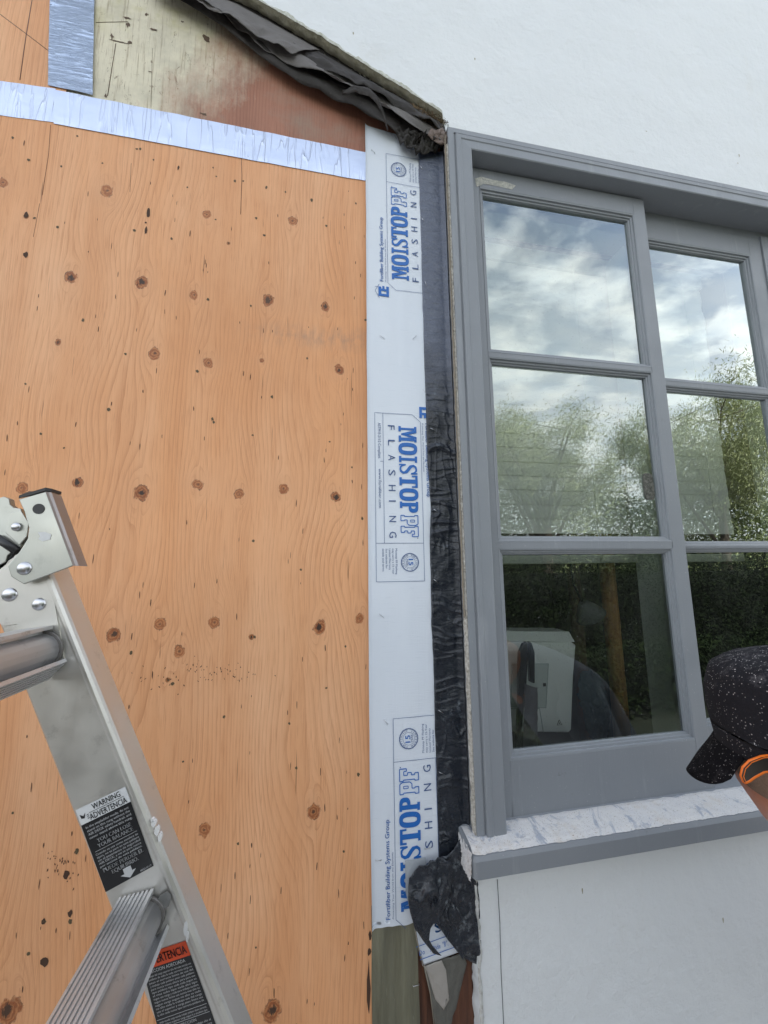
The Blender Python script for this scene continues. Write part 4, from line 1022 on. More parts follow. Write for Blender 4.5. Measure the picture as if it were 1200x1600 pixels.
# gusset plate under the hinge
bm = bmesh.new()
g = [W(a, b, LY - .0035) for a, b in ((76, 901), (8, 905), (-8, 925), (-10, 975), (4, 1050), (44, 1078), (112, 1030))]
g = [W(a, b, LY - .003) for a, b in ((70, 880), (30, 866), (-14, 892), (-14, 960), (4, 978), (26, 975), (52, 1050), (100, 1030), (79, 905))]
prism(bm, g, (0, .0012, 0)); obj('gusset_plate', bm, M['alu'], lad)
GRM = simple('rail_grime', (.10, .10, .095), (.24, .24, .23), .8, scale=220, bump=.5)
for pts_ in ([(262, 1392), (268, 1400), (264, 1416), (252, 1424), (246, 1408), (250, 1398)], [(240, 1462), (256, 1456), (262, 1446), (258, 1462), (248, 1470)], [(30, 997), (60, 992), (82, 985), (90, 992), (86, 1000), (60, 1004), (34, 1004)]):
    bm = bmesh.new(); bm.faces.new([bm.verts.new(W(a, b, LY - .0046)) for a, b in pts_]); obj('grime_patch', bm, GRM, rail)
# rungs: a flat ribbed tread, a tube and a slanted second tread, running out from the wall
def rung(o2, L=.415):
    """o2: where the tread's left end meets the web"""
    e1 = side * 1.0; up = -axis
    k = (W(240, 1388, LY) - W(185, 1402, LY)).length / 1.0; w1 = k
    t1 = (W(240, 1388, LY) - W(185, 1402, LY)).normalized(); n1 = Vector((-t1.z, 0, t1.x)); n1 = n1 if n1.z > 0 else -n1
    b1 = o2 + (W(265, 1447, LY) - W(185, 1402, LY)); b2 = o2 + (W(236, 1484, LY) - W(185, 1402, LY)); t2 = (b2 - b1).normalized(); n2 = Vector((t2.z, 0, -t2.x)); n2 = n2 if n2.x > 0 else -n2
    bm = bmesh.new()
    def plate(a, t, n, w_, ribs):
        pts = []; N = ribs
        for i in range(N):
            s0, s1 = i * w_ / N, (i + 1) * w_ / N; g_ = w_ / N * .22
            pts += [a + t * (s0 + g_) - n * 0, a + t * (s1 - g_), a + t * (s1 - g_) - n * .002 if i < N - 1 else a + t * s1, a + t * (s1 + g_) - n * .002 if i < N - 1 else a + t * s1 - n * .0034]
        pts = [p for i, p in enumerate(pts)] + [a - n * .0034]
        prism(bm, pts, (0, -L, 0))
    plate(o2, t1, n1, w1, 8); plate(b1, t2, n2, (b2 - b1).length, 6)
    c = o2 + (W(224, 1434, LY) - W(185, 1402, LY))
    ring_ = []
    rr = .0165
    tube(bm, [c + Vector((0, -.0005, 0)), c + Vector((0, -L, 0))], rr, 20)
    # webs tying the treads to the tube
    m1 = o2 + t1 * w1 * .62 - n1 * .002; prism(bm, [m1, m1 + t1 * .004, c + t1 * .004, c - t1 * .0], (0, -L, 0))
    m2 = b1 + t2 * (b2 - b1).length * .55 - n2 * .002; prism(bm, [m2, m2 + t2 * .004, c + t2 * .004, c], (0, -L, 0))
    r = obj('rung', bm, M['rung'], lad)
    bm = bmesh.new()                                    # weld collar and grime where the tube meets the web
    tube(bm, [c + Vector((0, .0, 0)), c + Vector((0, -.003, 0))], rr + .0022, 24); obj('weld_collar', bm, simple('grimy_metal', (.12, .11, .10), (.28, .27, .26), .6, .5, scale=150, bump=.6), r)
    return r
o_r2 = W(185, 1402, LY - .0035); rung(o_r2)
o_r1 = W(27, 984, LY - .0045); rung(o_r1)
sp_ = (o_r2 - o_r1).dot(axis)
rung(o_r2 + axis * sp_); rung(o_r2 + axis * sp_ * 2)
# hinge: folded steel socket
def HP(a, b, y=LY - .007): return W(a, b, y)
zf = LY - .012
hp = [(29, 778), (69, 766), (94, 770), (134, 882), (114, 884), (97, 893), (37, 913), (17, 901), (12, 884), (31, 861), (43, 842), (45, 825), (38, 800)]
fl = [(29, 780), (71, 768), (114, 884), (37, 913), (17, 901), (12, 884), (31, 861), (43, 842), (45, 825), (38, 800)]
bm = bmesh.new(); prism(bm, [HP(a, b, zf) for a, b in fl], (0, .0022, 0)); hinge = obj('hinge_socket', bm, M['zinc'], lad, bevel=.0008)
bm = bmesh.new()   # folded side wall going back from the front face
q = [W(71, 768, zf), W(114, 884, zf)]
sdir = (W(94, 770, zf + .030) - W(69, 766, zf)); 
A0, A1 = q; ex = Vector((.0025, .005, 0)); ex2 = Vector((.0035, .019, -.0005))
prism(bm, [A0, A0 + ex * .35 + Vector((0, .001, 0)), A0 + ex, A0 + ex2, A0 + ex2 + Vector((-.002, 0, 0)), A0 + ex + Vector((-.003, .001, 0)), A0 + Vector((-.0018, .002, 0))], A1 - A0)
obj('hinge_side', bm, M['zincd'], hinge)
bm = bmesh.new()
cap = [A0 + Vector((0, -.0006, .0008)), A0 + ex + Vector((0, 0, .0008)), A0 + ex2 + Vector((0, 0, .0008)), W(45, 772, zf + .035), W(29, 779, zf + .004), W(29, 779, zf - .0006)]
prism(bm, cap, (0, 0, .0032)); obj('hinge_cap', bm, M['black'], hinge)
# black hole through the socket, rivets
def disc(name, px, py, r, y, mat, parent, dome=0.0):
    c = W(px, py, y); bm = bmesh.new()
    if dome:
        rows_ = []
        for j in range(6):
            a = j / 5 * math.pi / 2; rr = r * math.cos(a); rows_.append([bm.verts.new(c + Vector((rr * math.cos(2 * math.pi * k / 20), -dome * math.sin(a), rr * math.sin(2 * math.pi * k / 20)))) for k in range(20)])
        for A, B in zip(rows_, rows_[1:]):
            for k in range(20):
                try: bm.faces.new((A[k], A[(k + 1) % 20], B[(k + 1) % 20], B[k]))
                except ValueError: pass
        bmesh.ops.remove_doubles(bm, verts=bm.verts, dist=1e-6)
    else: prism(bm, [c + Vector((r * math.cos(2 * math.pi * k / 24), 0, r * math.sin(2 * math.pi * k / 24))) for k in range(24)], (0, .0005, 0))
    return obj(name, bm, mat, parent, bool(dome))
disc('bolt_hole', 60, 795, .0052, zf - .0006, M['black'], hinge)
disc('rivet', 38, 888, .0065, zf - .0002, M['steel'], hinge, .003); disc('rivet', 25, 823, .0042, zf + .0012, M['steel'], hinge, .002)
disc('rivet', 15, 929, .0068, LY - .003, M['steel'], lad, .003); disc('rivet', 61, 944, .0062, LY - .003, M['steel'], lad, .003)
bm = bmesh.new(); prism(bm, [W(a, b, zf - .0004) for a, b in ((59, 832), (70, 831), (80, 835), (78, 843), (66, 846), (60, 842), (63, 838))], (0, .0002, 0)); obj('paint_smear', bm, simple('white_paint', (.72, .73, .73)), hinge)
bm = bmesh.new(); prism(bm, [W(a, b, zf + .003) for a, b in ((14, 802), (32, 797), (45, 818), (42, 838), (30, 852), (8, 832), (12, 818))], (0, .002, 0)); obj('hinge_tab', bm, M['zinc'], hinge, bevel=.0006)
bm = bmesh.new(); prism(bm, [W(a, b, zf + .009) for a, b in ((-40, 775), (-5, 785), (22, 800), (12, 822), (30, 856), (12, 884), (-8, 900), (-60, 905))], (0, .022, 0)); obj('hinge_hub', bm, M['black'], hinge, bevel=.002)
bm = bmesh.new(); cg = W(-28, 830, zf + .007)
prism(bm, [cg + Vector(((.034 + (.004 if k % 4 < 2 else 0)) * math.cos(2 * math.pi * k / 48), 0, (.034 + (.004 if k % 4 < 2 else 0)) * math.sin(2 * math.pi * k / 48))) for k in range(48)], (0, .008, 0)); obj('ratchet_wheel', bm, M['zinc'], hinge, bevel=.0006)
bm = bmesh.new(); tube(bm, [W(-5, 840, zf + .004), W(28, 862, zf + .004)], .004, 10); obj('lock_pin', bm, M['black'], hinge)
# the ladder's other leg folds away beyond the frame
bm = bmesh.new(); ax2 = Vector((-.42, 0, -.91)).normalized(); s2 = Vector((ax2.z, 0, -ax2.x)); s2 = s2 if s2.x > 0 else -s2; h0 = W(-60, 830, LY)
for yy, sg in ((0, 1), (-.42, -1)):
    prism(bm, [h0 + s2 * s + Vector((0, yy + sg * y, 0)) for s, y in [(p[0] + RW / 2, p[1]) for p in pr]], ax2 * 1.6)
obj('far_rail', bm, M['alu'], lad)
# stickers
def sticker(corners_px, name, parent, bands, y):
    """TL, TR, BR, BL; bands = list of (v0, v1, material)"""
    tl, tr, br, bl_ = [W(*p, y) for p in corners_px]; bm = bmesh.new(); mats = []
    for v0, v1, mt in bands:
        if mt not in mats: mats.append(mt)
        a, b, c, d = tl.lerp(bl_, v0), tr.lerp(br, v0), tr.lerp(br, v1), tl.lerp(bl_, v1)
        f_ = bm.faces.new([bm.verts.new(p) for p in (a, b, c, d)]); f_.material_index = mats.index(mt)
    o = obj(name, bm, mats, parent); return o, tl, tr, bl_, br
SB = simple('sticker_black', (.010, .010, .011), (.018, .018, .02), .35, bump=.1); SW = simple('sticker_white', (.60, .62, .63), (.68, .69, .70), .4, bump=.1); SO = simple('sticker_orange', (.62, .075, .02), (.55, .06, .018), .4, bump=.1)
SG = simple('sticker_print', (.50, .51, .52), bump=0); SK = simple('sticker_dark_print', (.02, .02, .022), bump=0)
y_s = LY - .0022
s1, tl, tr, bl_, br = sticker([(118, 1266), (196, 1229), (240, 1353), (165, 1394)], 'warning_sticker', rail, [(0, .19, SW), (.19, 1, SB)], y_s)
class Quad(Frame):
    """u 0..1 across, v 0..1 down a measured quad"""
    def __init__(s, tl, tr, br, bl): s.q = (tl, tr, br, bl); s.k = 0
    def p(s, a, b, lift=0):
        tl, tr, br, bl = s.q; return tl.lerp(tr, a).lerp(bl.lerp(br, a), b) + Vector((0, -.0003 - lift, 0))
def filler_text(fr, lines, v0, v1, u0=.07, u1=.93, mi=0):
    n = len(lines); h = (v1 - v0) / n
    for i, s in enumerate(lines): put_text(fr, s, u0, u1 if not s.endswith('|') else u0 + (u1 - u0) * .6, v0 + i * h + h * .18, v0 + (i + .82) * h, mi)
INK = bmesh.new(); q1 = Quad(tl, tr, br, bl_)
put_text(q1, 'WARNING', .30, .86, .012, .078, 1); put_text(q1, 'WARNING', .303, .863, .013, .079, 1)
put_text(q1, 'ADVERTENCIA', .20, .94, .108, .178, 1); put_text(q1, 'ADVERTENCIA', .203, .943, .109, .179, 1)
q1.line([(.22, .094), (.92, .094)], .006, 1)
q1.poly([(.04, .07), (.10, .10), (.15, .07), (.11, .13), (.05, .12)], 1)
for k in range(3): q1.line([(.16 + .0, .11 + k * .02), (.20, .10 + k * .02)], .008, 1)
filler_text(q1, ['In the stepladder mode, do not', 'stand on this rung without the', 'AIR DECK safety handrail, and', 'never stand above this rung.'], .215, .385)
for d_ in (0, .004):
    put_text(q1, 'YOU CAN LOSE', .18 + d_, .86 + d_, .405, .450, 0); put_text(q1, 'YOUR BALANCE', .16 + d_, .87 + d_, .465, .510, 0)
    put_text(q1, 'PUEDE PERDER EL', .10 + d_, .92 + d_, .745, .790, 0); put_text(q1, 'EQUILIBRIO.', .24 + d_, .78 + d_, .805, .850, 0)
q1.line([(.08, .535), (.93, .535)], .004, 0)
filler_text(q1, ['Cuando se use como escalera de', 'tijera, no se pare en este peldano', 'sin el pasamanos de seguridad', 'AIR DECK, y no se pare nunca', 'por encima de este peldano.'], .55, .735)
q1.poly([(.44, .86), (.60, .86), (.60, .92), (.40 + .28, .92), (.52, .985), (.36, .92), (.44, .92)], 0)
put_text(q1, '80022-07-17', .74, .97, .965, .985, 0)
obj('sticker_print', INK, [SG, SK], s1)
A_ = W(206, 1503, y_s); 
s2_, tl, tr, bl_, br = sticker([(218, 1494), (290, 1470), (350, 1636), (262, 1668)], 'danger_sticker', rail, [(0, .135, SO), (.135, 1, SB)], y_s)
INK = bmesh.new(); q2 = Quad(tl, tr, br, bl_)
for d_ in (0, .006): put_text(q2, 'ADVERTENCIA', .02 + d_, .95 + d_, .03, .105, 1)
put_text(q2, 'SELECCION ADECUADA', .05, .86, .145, .175, 0)
ws = 'use la escalera correcta para cada tipo de trabajo segun su carga peso y altura no exceda el limite nunca suba mas alto del peldano superior'.split()
rs = random.Random(5); ls = []
for i in range(22): ls.append(' '.join(rs.choice(ws) for _ in range(rs.choice((7, 8, 9)))))
filler_text(q2, ls[:13], .185, .56, .06, .95); q2.line([(.02, .585), (.98, .585)], .004, 0); q2.line([(.02, .66), (.98, .66)], .004, 0)
filler_text(q2, ls[13:15], .595, .65, .06, .95); put_text(q2, 'INSPECCION', .32, .70, .675, .70, 0); filler_text(q2, ls[15:], .71, .93, .06, .95)
obj('sticker_print', INK, [SG, SK], s2_)
DRP = simple('drip_paint', (.74, .74, .73))     # paint drips on the flange
for a, b, r_, h_ in ((288, 1452, .0018, .006), (291, 1464, .0014, .005), (238, 1288, .0022, .003), (243, 1300, .0022, .004), (248, 1310, .0016, .004), (236, 1283, .0013, .002)):
    bm = bmesh.new(); c = W(a, b, LY - .004); prism(bm, [c + Vector((r_ * math.cos(k), 0, h_ * math.sin(k) * random.uniform(.7, 1.1))) + side * .001 for k in [2 * math.pi * j / 9 for j in range(9)]], (0, .004, 0)); obj('paint_drip', bm, DRP, rail)

# ------------------------------------------------------------------ things in the room
wb = thing('white_cabinet_box', 'white plastic appliance box with a framed panel standing inside the window', 'appliance', tuple(W(850, 1145, .24)))
bm = bmesh.new(); YB = .235
o1 = [(770, 1003), (893, 1003), (900, 1008), (896, 1060), (893, 1141), (889, 1145), (770, 1143)]
prism(bm, [W(a, b, YB) for a, b in o1], (0, .10, 0)); WM = simple('white_plastic', (.86, .90, .90), (.88, .91, .91), .35, bump=.05)
body = obj('body', bm, WM, wb, bevel=.004, seg=3)
bm = bmesh.new(); p0 = [W(a, b, YB - .0005) for a, b in ((770, 1002), (892, 1002))]
prism(bm, [W(770, 1001, YB), W(898, 1003, YB), W(889, 987, YB + .02), W(770, 986, YB + .02)], (0, .07, 0)); obj('lid', bm, WM, wb)
PG = simple('panel_grey', (.62, .68, .67), bump=0)
bm = bmesh.new(); prism(bm, [W(a, b, YB - .0015) for a, b in ((800, 1038), (857, 1037), (853, 1106), (798, 1104))], (0, .002, 0)); pn = obj('panel', bm, PG, wb)
bm = bmesh.new(); pp = [W(a, b, YB - .002) for a, b in ((800, 1038), (857, 1037), (853, 1106), (798, 1104))]; tube(bm, pp + pp[:1], .0012, 5); obj('panel_frame', bm, simple('panel_line', (.42, .50, .50), bump=0), pn)
bm = bmesh.new(); c = W(851, 1070, YB - .003); box(bm, c.x - .004, c.x + .004, c.y, c.y + .003, c.z - .004, c.z + .004); obj('catch', bm, M['black'], pn)
bm = bmesh.new(); c = W(874, 1130, YB - .0012); tri = [c + Vector((.008 * math.cos(R(90 + 120 * k)), 0, .008 * math.sin(R(90 + 120 * k)))) for k in range(3)]; tube(bm, tri + tri[:1], .0009, 5)
c2 = [c + (t_ - c) * .35 for t_ in tri]; bm.faces.new([bm.verts.new(t_) for t_ in c2]); obj('recycling_mark', bm, simple('mark_grey', (.12, .14, .14), bump=0), wb)
bm = bmesh.new(); tube(bm, [W(770, 1107, YB - .001), W(843, 1107, YB - .001), W(849, 1144, YB - .001)], .0012, 5); obj('seam', bm, simple('seam_grey', (.45, .52, .52), bump=0), wb)

um = thing('folded_umbrella', 'black folded umbrella in a grey sleeve leaning before the white box', 'umbrella', tuple(W(825, 1172, .18)))
def lens_prism(bm, pts, y, d): prism(bm, [W(a, b, y) for a, b in pts], (0, d, 0))
bm = bmesh.new(); lens_prism(bm, [(812, 1020), (818, 1006), (824, 1003), (825, 1022), (823, 1068), (817, 1130), (812, 1180), (807, 1180), (811, 1100), (811, 1060)], .175, .012)
lens_prism(bm, [(827, 1003), (831, 1004), (836, 1020), (836, 1068), (829, 1066), (827, 1022)], .173, .012); obj('canopy', bm, simple('glossy_black', (.012, .014, .012), (.02, .022, .018), .12, bump=.2, bscale=30), um, bevel=.002)
bm = bmesh.new()
grid(lambda u, v: W(820 + 20 * u + (4 - 8 * u) * 0 - 3 * v * (1 - u), 1068 + 104 * v + 6 * u, .165) + Vector((0, -.014 * math.sin(u * 3.14) + .003 * nz(u * 6, v * 12), 0)), 18, 50, bm)
bmesh.ops.solidify(bm, geom=bm.faces[:], thickness=.001); obj('sleeve', bm, simple('grey_cloth', (.34, .33, .37), (.25, .24, .28), .8, scale=40, bump=.4), um, True)

wp = thing('wooden_post', 'round orange brown wooden post standing in the dark room', 'post', tuple(W(963, 1150, .33)))
bm = bmesh.new(); a_ = W(957, 880, .33); b_ = W(964, 1170, .33); a_.x = b_.x = (a_.x + b_.x) / 2; tube(bm, [Vector((a_.x, .33, .8)), Vector((a_.x, .33, 2.2))], .0225, 24)
m = M_('orange_timber'); c = m.ramp(m.noise(40, 5, .6, (1, 1, .06)), [(.35, (.38, .18, .05)), (.65, (.66, .36, .13))]); m.set('Base Color', c).set('Roughness', .5); m.bump(m.noise(60, 3, .5, (1, 1, .1)), .3); obj('shaft', bm, m.m, wp, True)
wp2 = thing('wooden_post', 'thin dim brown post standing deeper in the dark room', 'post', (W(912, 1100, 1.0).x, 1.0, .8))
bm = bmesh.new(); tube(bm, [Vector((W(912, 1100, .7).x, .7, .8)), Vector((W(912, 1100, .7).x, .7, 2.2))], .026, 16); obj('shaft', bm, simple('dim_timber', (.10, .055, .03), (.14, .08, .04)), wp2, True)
lm = thing('desk_lamp', 'grey cone lamp shade hanging behind the lowest left pane', 'lamp', tuple(W(918, 960, .34)))
bm = bmesh.new(); ax = (W(938, 970, .34) - W(905, 938, .34)); 
ctr = W(910, 940, .34); dr = Vector((.55, .1, -.83)).normalized()
tube(bm, [ctr + dr * t_ for t_ in (0, .006, .02, .055)], [.010, .016, .026, .046], 28, False); bmesh.ops.solidify(bm, geom=bm.faces[:], thickness=.0015)
obj('shade', bm, simple('lamp_grey', (.30, .33, .35), (.38, .41, .43), .35, bump=.1), lm, True)
bm = bmesh.new(); tube(bm, [ctr, ctr + Vector((-.01, .02, .05)), ctr + Vector((-.02, .05, .5))], .004, 8); obj('arm', bm, M['black'], lm)
pb = thing('crumpled_plastic_bag', 'crumpled dark bluish plastic bag between white box and wooden post', 'bag', tuple(W(928, 1150, .36)))
sheet('film', [(905, 1052), (920, 1045), (935, 1055), (946, 1075), (950, 1110), (950, 1150), (935, 1160), (918, 1150), (912, 1120), (902, 1085)], .36, simple('dark_plastic', (.06, .10, .12), (.12, .17, .19), .22, scale=40, bump=.9, bscale=45, dist=.01), pb, .03, .008, 2, .001, 16, 8.)

# ------------------------------------------------------------------ person at the right edge
per = thing('person', 'person in a speckled black cap with orange edged glasses, head bowed at right edge', 'person', (1.15, -.42, .012))
PYD = -.42; SC_ = .85
HC = W(1299, 1180, PYD); GZ = HC.z - (HC.z - .012) / SC_                        # centre of the head
SK_ = M_('skin'); c = SK_.mix(SK_.noise(35, 5, .7), (.50, .22, .13), (.40, .155, .09)); c = SK_.mix(SK_.rng(SK_.noise(260, 3, .6), .60, .68, 0, .35), c, (.25, .09, .06))
SK_.set('Base Color', c).set('Roughness', .45).set('Subsurface Weight', .12); SK_.b.inputs['Subsurface Radius'].default_value = (.01, .004, .002); SK_.bump(SK_.noise(320, 4, .6), .35, .0008)
HAIR = simple('stubble_hair', (.10, .065, .045), (.30, .20, .14), .8, scale=500, bump=.8, bscale=700)
def skinned(name, nodes, edges, mat, parent, sub=2, root=0):
    me = bpy.data.meshes.new(name); me.from_pydata([Vector(p) for p, r in nodes], edges, []); o = bpy.data.objects.new(name, me); COL.objects.link(o)
    o.modifiers.new('skin', 'SKIN'); sv = me.skin_vertices[0].data if me.skin_vertices else None
    if sv is None:
        bm = bmesh.new(); bm.from_mesh(me); bm.verts.layers.skin.verify(); bm.to_mesh(me); bm.free(); sv = me.skin_vertices[0].data
    for i, (p, r) in enumerate(nodes):
        sv[i].radius = r if isinstance(r, tuple) else (r, r); sv[i].use_root = (i == root)
    ss = o.modifiers.new('sub', 'SUBSURF'); ss.levels = ss.render_levels = sub
    dg = bpy.context.evaluated_depsgraph_get(); dg.update(); m2 = bpy.data.meshes.new_from_object(o.evaluated_get(dg)); bpy.data.objects.remove(o)
    return link(name, m2, mat, parent, True)
nk = HC + Vector((.066, 0, -.108))
hip = Vector((HC.x + .62, PYD - .02, GZ + .98)); ch = Vector((HC.x + .38, PYD - .01, HC.z - .28)); shz = HC.z - .17
nodes = [(hip, .15), (hip.lerp(ch, .5), .14), (ch, (.15, .16)), (Vector((HC.x + .19, PYD, shz)), .085), (nk, .080), (HC + Vector((.002, 0, -.040)), .102), (HC + Vector((-.006, 0, .012)), .108)]
edges = [(i, i + 1) for i in range(6)]
def limb(base, pts):
    i0 = base
    for p, r in pts:
        nodes.append((Vector(p), r)); edges.append((i0, len(nodes) - 1)); i0 = len(nodes) - 1
    return i0
for s in (-1, 1):
    sh = Vector((HC.x + .30, PYD + s * .17, shz - .03))
    limb(2, [(sh, .06), (sh + Vector((.10, s * .03, -.25)), .046), (sh + Vector((.28, .08, -.33)), .036), (sh + Vector((.35, .10, -.33)), .028)])
    hp_ = hip + Vector((0, s * .09, -.05)); limb(0, [(hp_, .095), (hp_ + Vector((-.12, 0, -.36)), .065), (Vector((hip.x + .02, PYD + s * .11, GZ + .10)), .045), (Vector((hip.x - .14, PYD + s * .12, GZ + .045)), .035)])
body = skinned('body', nodes, edges, SK_.m, per)
# clothing: shirt and trousers as looser shells
def sub_nodes(ids, grow, name, mat):
    mp = {i: k for k, i in enumerate(ids)}; nn = [(nodes[i][0], (nodes[i][1] if isinstance(nodes[i][1], float) else nodes[i][1][0]) + grow) for i in ids]
    ee = [(mp[a], mp[b]) for a, b in edges if a in mp and b in mp]
    if 3 in mp: nn.append((nodes[3][0].lerp(nodes[4][0], .55), .105)); ee.append((mp[3], len(nn) - 1))
    return skinned(name, nn, ee, mat, per)
CL = simple('grey_work_shirt', (.10, .11, .13), (.14, .15, .17), .85, scale=40); sub_nodes([2, 1, 0, 3, 7, 8, 9, 15, 16, 17], .032, 'shirt', CL)
sub_nodes([0, 11, 12, 13, 19, 20, 21], .014, 'trousers', simple('dark_trousers', (.04, .045, .06), (.06, .065, .08), .85, scale=40))
# face, ear, hands (beyond the frame)
bm = bmesh.new()
def blob(bm, c, r, sx=1, sy=1, sz=1): bmesh.ops.create_uvsphere(bm, u_segments=16, v_segments=10, radius=r, matrix=Matrix.Translation(c) @ Matrix.Diagonal((sx, sy, sz, 1)))
blob(bm, HC + Vector((.093, 0, -.030)), .014, 1.1, .8, 1.5); blob(bm, HC + Vector((.082, 0, -.068)), .012, .7, 1.9, .5); blob(bm, HC + Vector((.012, -.082, -.028)), .020, .9, .35, 1.5); blob(bm, HC + Vector((.012, .082, -.028)), .020, .9, .35, 1.5); blob(bm, HC + Vector((.070, 0, -.095)), .022, 1, 1.2, .8)
obj('face_features', bm, SK_.m, body, True)
for s in (-1, 1):
    w0 = Vector((HC.x + .30 + .35, PYD + s * .17 + .10, shz - .36)); nd = [(w0, .026), (w0 + Vector((.045, .02, 0)), (.036, .018)), (w0 + Vector((.085, .035, 0)), (.036, .014))]; ee = [(0, 1), (1, 2)]
    for k, (L, dz) in enumerate(((.075, .028), (.085, .010), (.08, -.010), (.06, -.028))):
        b0 = len(nd); nd += [(w0 + Vector((.09, .038, dz)), .0088), (w0 + Vector((.09 + L * .55, .055, dz * 1.1)), .0082), (w0 + Vector((.09 + L * .8, .085, dz * 1.1)), .007)]; ee += [(2, b0), (b0, b0 + 1), (b0 + 1, b0 + 2)]
    b0 = len(nd); nd += [(w0 + Vector((.05, .035, .036)), .010), (w0 + Vector((.085, .055, .050)), .0088)]; ee += [(1, b0), (b0, b0 + 1)]
    skinned('hand', nd, ee, SK_.m, per, 2)
# short stubble at the back of the head below the cap
bm = bmesh.new()
def hs(u, v):
    a = R(100) + u * R(160); ph = R(4) - v * R(30); r = .0985
    return HC + Vector((-.004, 0, .004)) + Vector((r * math.cos(ph) * math.cos(a), r * .90 * math.cos(ph) * math.sin(a), r * 1.05 * math.sin(ph)))
# cap crown
CAPM = M_('black_cap_cloth'); cc = CAPM.mix(CAPM.noise(300, 3, .6), (.006, .006, .009), (.016, .016, .021))
vz = CAPM.n('ShaderNodeTexVoronoi', {'Vector': CAPM.tc.outputs['Object'], 'Scale': 400., 'Randomness': 1.}); 
th_ = CAPM.n('ShaderNodeSeparateColor', {0: vz.outputs['Color']}).outputs[0]
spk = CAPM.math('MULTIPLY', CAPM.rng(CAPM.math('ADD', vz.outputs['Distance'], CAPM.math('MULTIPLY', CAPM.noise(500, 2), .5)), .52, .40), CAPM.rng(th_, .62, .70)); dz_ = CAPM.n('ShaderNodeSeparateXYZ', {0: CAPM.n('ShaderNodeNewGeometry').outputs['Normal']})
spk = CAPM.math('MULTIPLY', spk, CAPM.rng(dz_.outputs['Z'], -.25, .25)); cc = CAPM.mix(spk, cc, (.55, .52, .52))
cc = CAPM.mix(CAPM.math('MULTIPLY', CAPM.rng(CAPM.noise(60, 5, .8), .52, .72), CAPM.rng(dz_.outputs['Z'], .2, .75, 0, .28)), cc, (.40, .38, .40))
CAPM.set('Base Color', cc).set('Roughness', .85); CAPM.b.inputs['Specular IOR Level'].default_value = .25; CAPM.bump(CAPM.noise(700, 3, .6), .4, .001)
cap = None
CB = HC + Vector((0, 0, .004))
def crown(u, v):
    a = 2 * math.pi * u; t = v
    # side wall rising a little outwards, soft shoulder, low dome
    prof_ = [(0, 1.0), (.25, 1.03), (.5, 1.03), (.68, .98), (.82, .82), (.93, .5), (1, .0)]; hts = [(0, 0), (.25, .032), (.5, .066), (.68, .088), (.82, .102), (.93, .110), (1, .113)]
    def ip(T, x):
        for (a0, b0), (a1, b1) in zip(T, T[1:]):
            if x <= a1: return b0 + (b1 - b0) * (x - a0) / (a1 - a0)
        return T[-1][1]
    r = ip(prof_, t); h = ip(hts, t); wv = 1 + .02 * math.sin(a * 3 + t * 4) + .03 * nz(math.cos(a) * 2, math.sin(a) * 2, t * 3)
    return CB + Vector((.1085 * r * wv * math.cos(a), .100 * r * wv * math.sin(a), h + .0045 * nz(math.cos(a) * 3, math.sin(a) * 3, t * 5) + .004 * r * math.cos(a)))
bm = grid(crown, 64, 30); bmesh.ops.remove_doubles(bm, verts=bm.verts, dist=.0003); bmesh.ops.solidify(bm, geom=bm.faces[:], thickness=-.0015)
cap = obj('cap', bm, CAPM.m, per, True)
# soft brim: hangs at the back (left) and on the wall side
def brim(u, v):
    a = R(34) + u * R(140); L = .076 * (max(0, math.sin(u * math.pi)) ** .34)
    b0 = CB + Vector((.1095 * math.cos(a), .101 * math.sin(a), .0015))
    o2 = Vector((math.cos(a) * .52, math.sin(a) * .52, -.86)) * L * v
    return b0 + o2 + Vector((0, 0, .004 * nz(u * 6, v * 2)))
bm = grid(brim, 40, 10); bmesh.ops.solidify(bm, geom=bm.faces[:], thickness=.0022); obj('brim', bm, CAPM.m, cap, True)
bm = grid(hs, 40, 8); obj('hair', bm, HAIR, per, True)
# glasses arm with orange rim lying along the side of the head
gl = []
OR = simple('orange_rubber', (.90, .20, .02), (.8, .16, .015), .4, bump=0); BK = simple('dark_temple', (.025, .022, .02), (.04, .035, .03), .35)
def gp(a, b, dy=0):
    x = (W(a, b, PYD - .07).x - HC.x) / .088; y = -.088 * SC_ * math.sqrt(max(0.02, 1 - min(.98, x * x)))
    t = W(a, b, PYD + y - .003 + dy); return HC + (t - HC) / SC_
loop = [(1163, 1222), (1159, 1212), (1162, 1200), (1172, 1190), (1190, 1183), (1215, 1180), (1250, 1182), (1250, 1206), (1215, 1202), (1193, 1205), (1178, 1213), (1170, 1219), (1163, 1222)]
bm = bmesh.new(); tube(bm, [gp(a, b) for a, b in loop], .0021, 8); og = obj('glasses_arm', bm, BK if False else OR, per, True)
bm = bmesh.new(); vs = [bm.verts.new(gp(a, b, -.0016)) for a, b in loop[:-1]]; bm.faces.new(vs); obj('arm_inlay', bm, BK, og)

per.location = HC + (per.location - HC) * SC_; per.scale = (SC_, SC_, SC_)

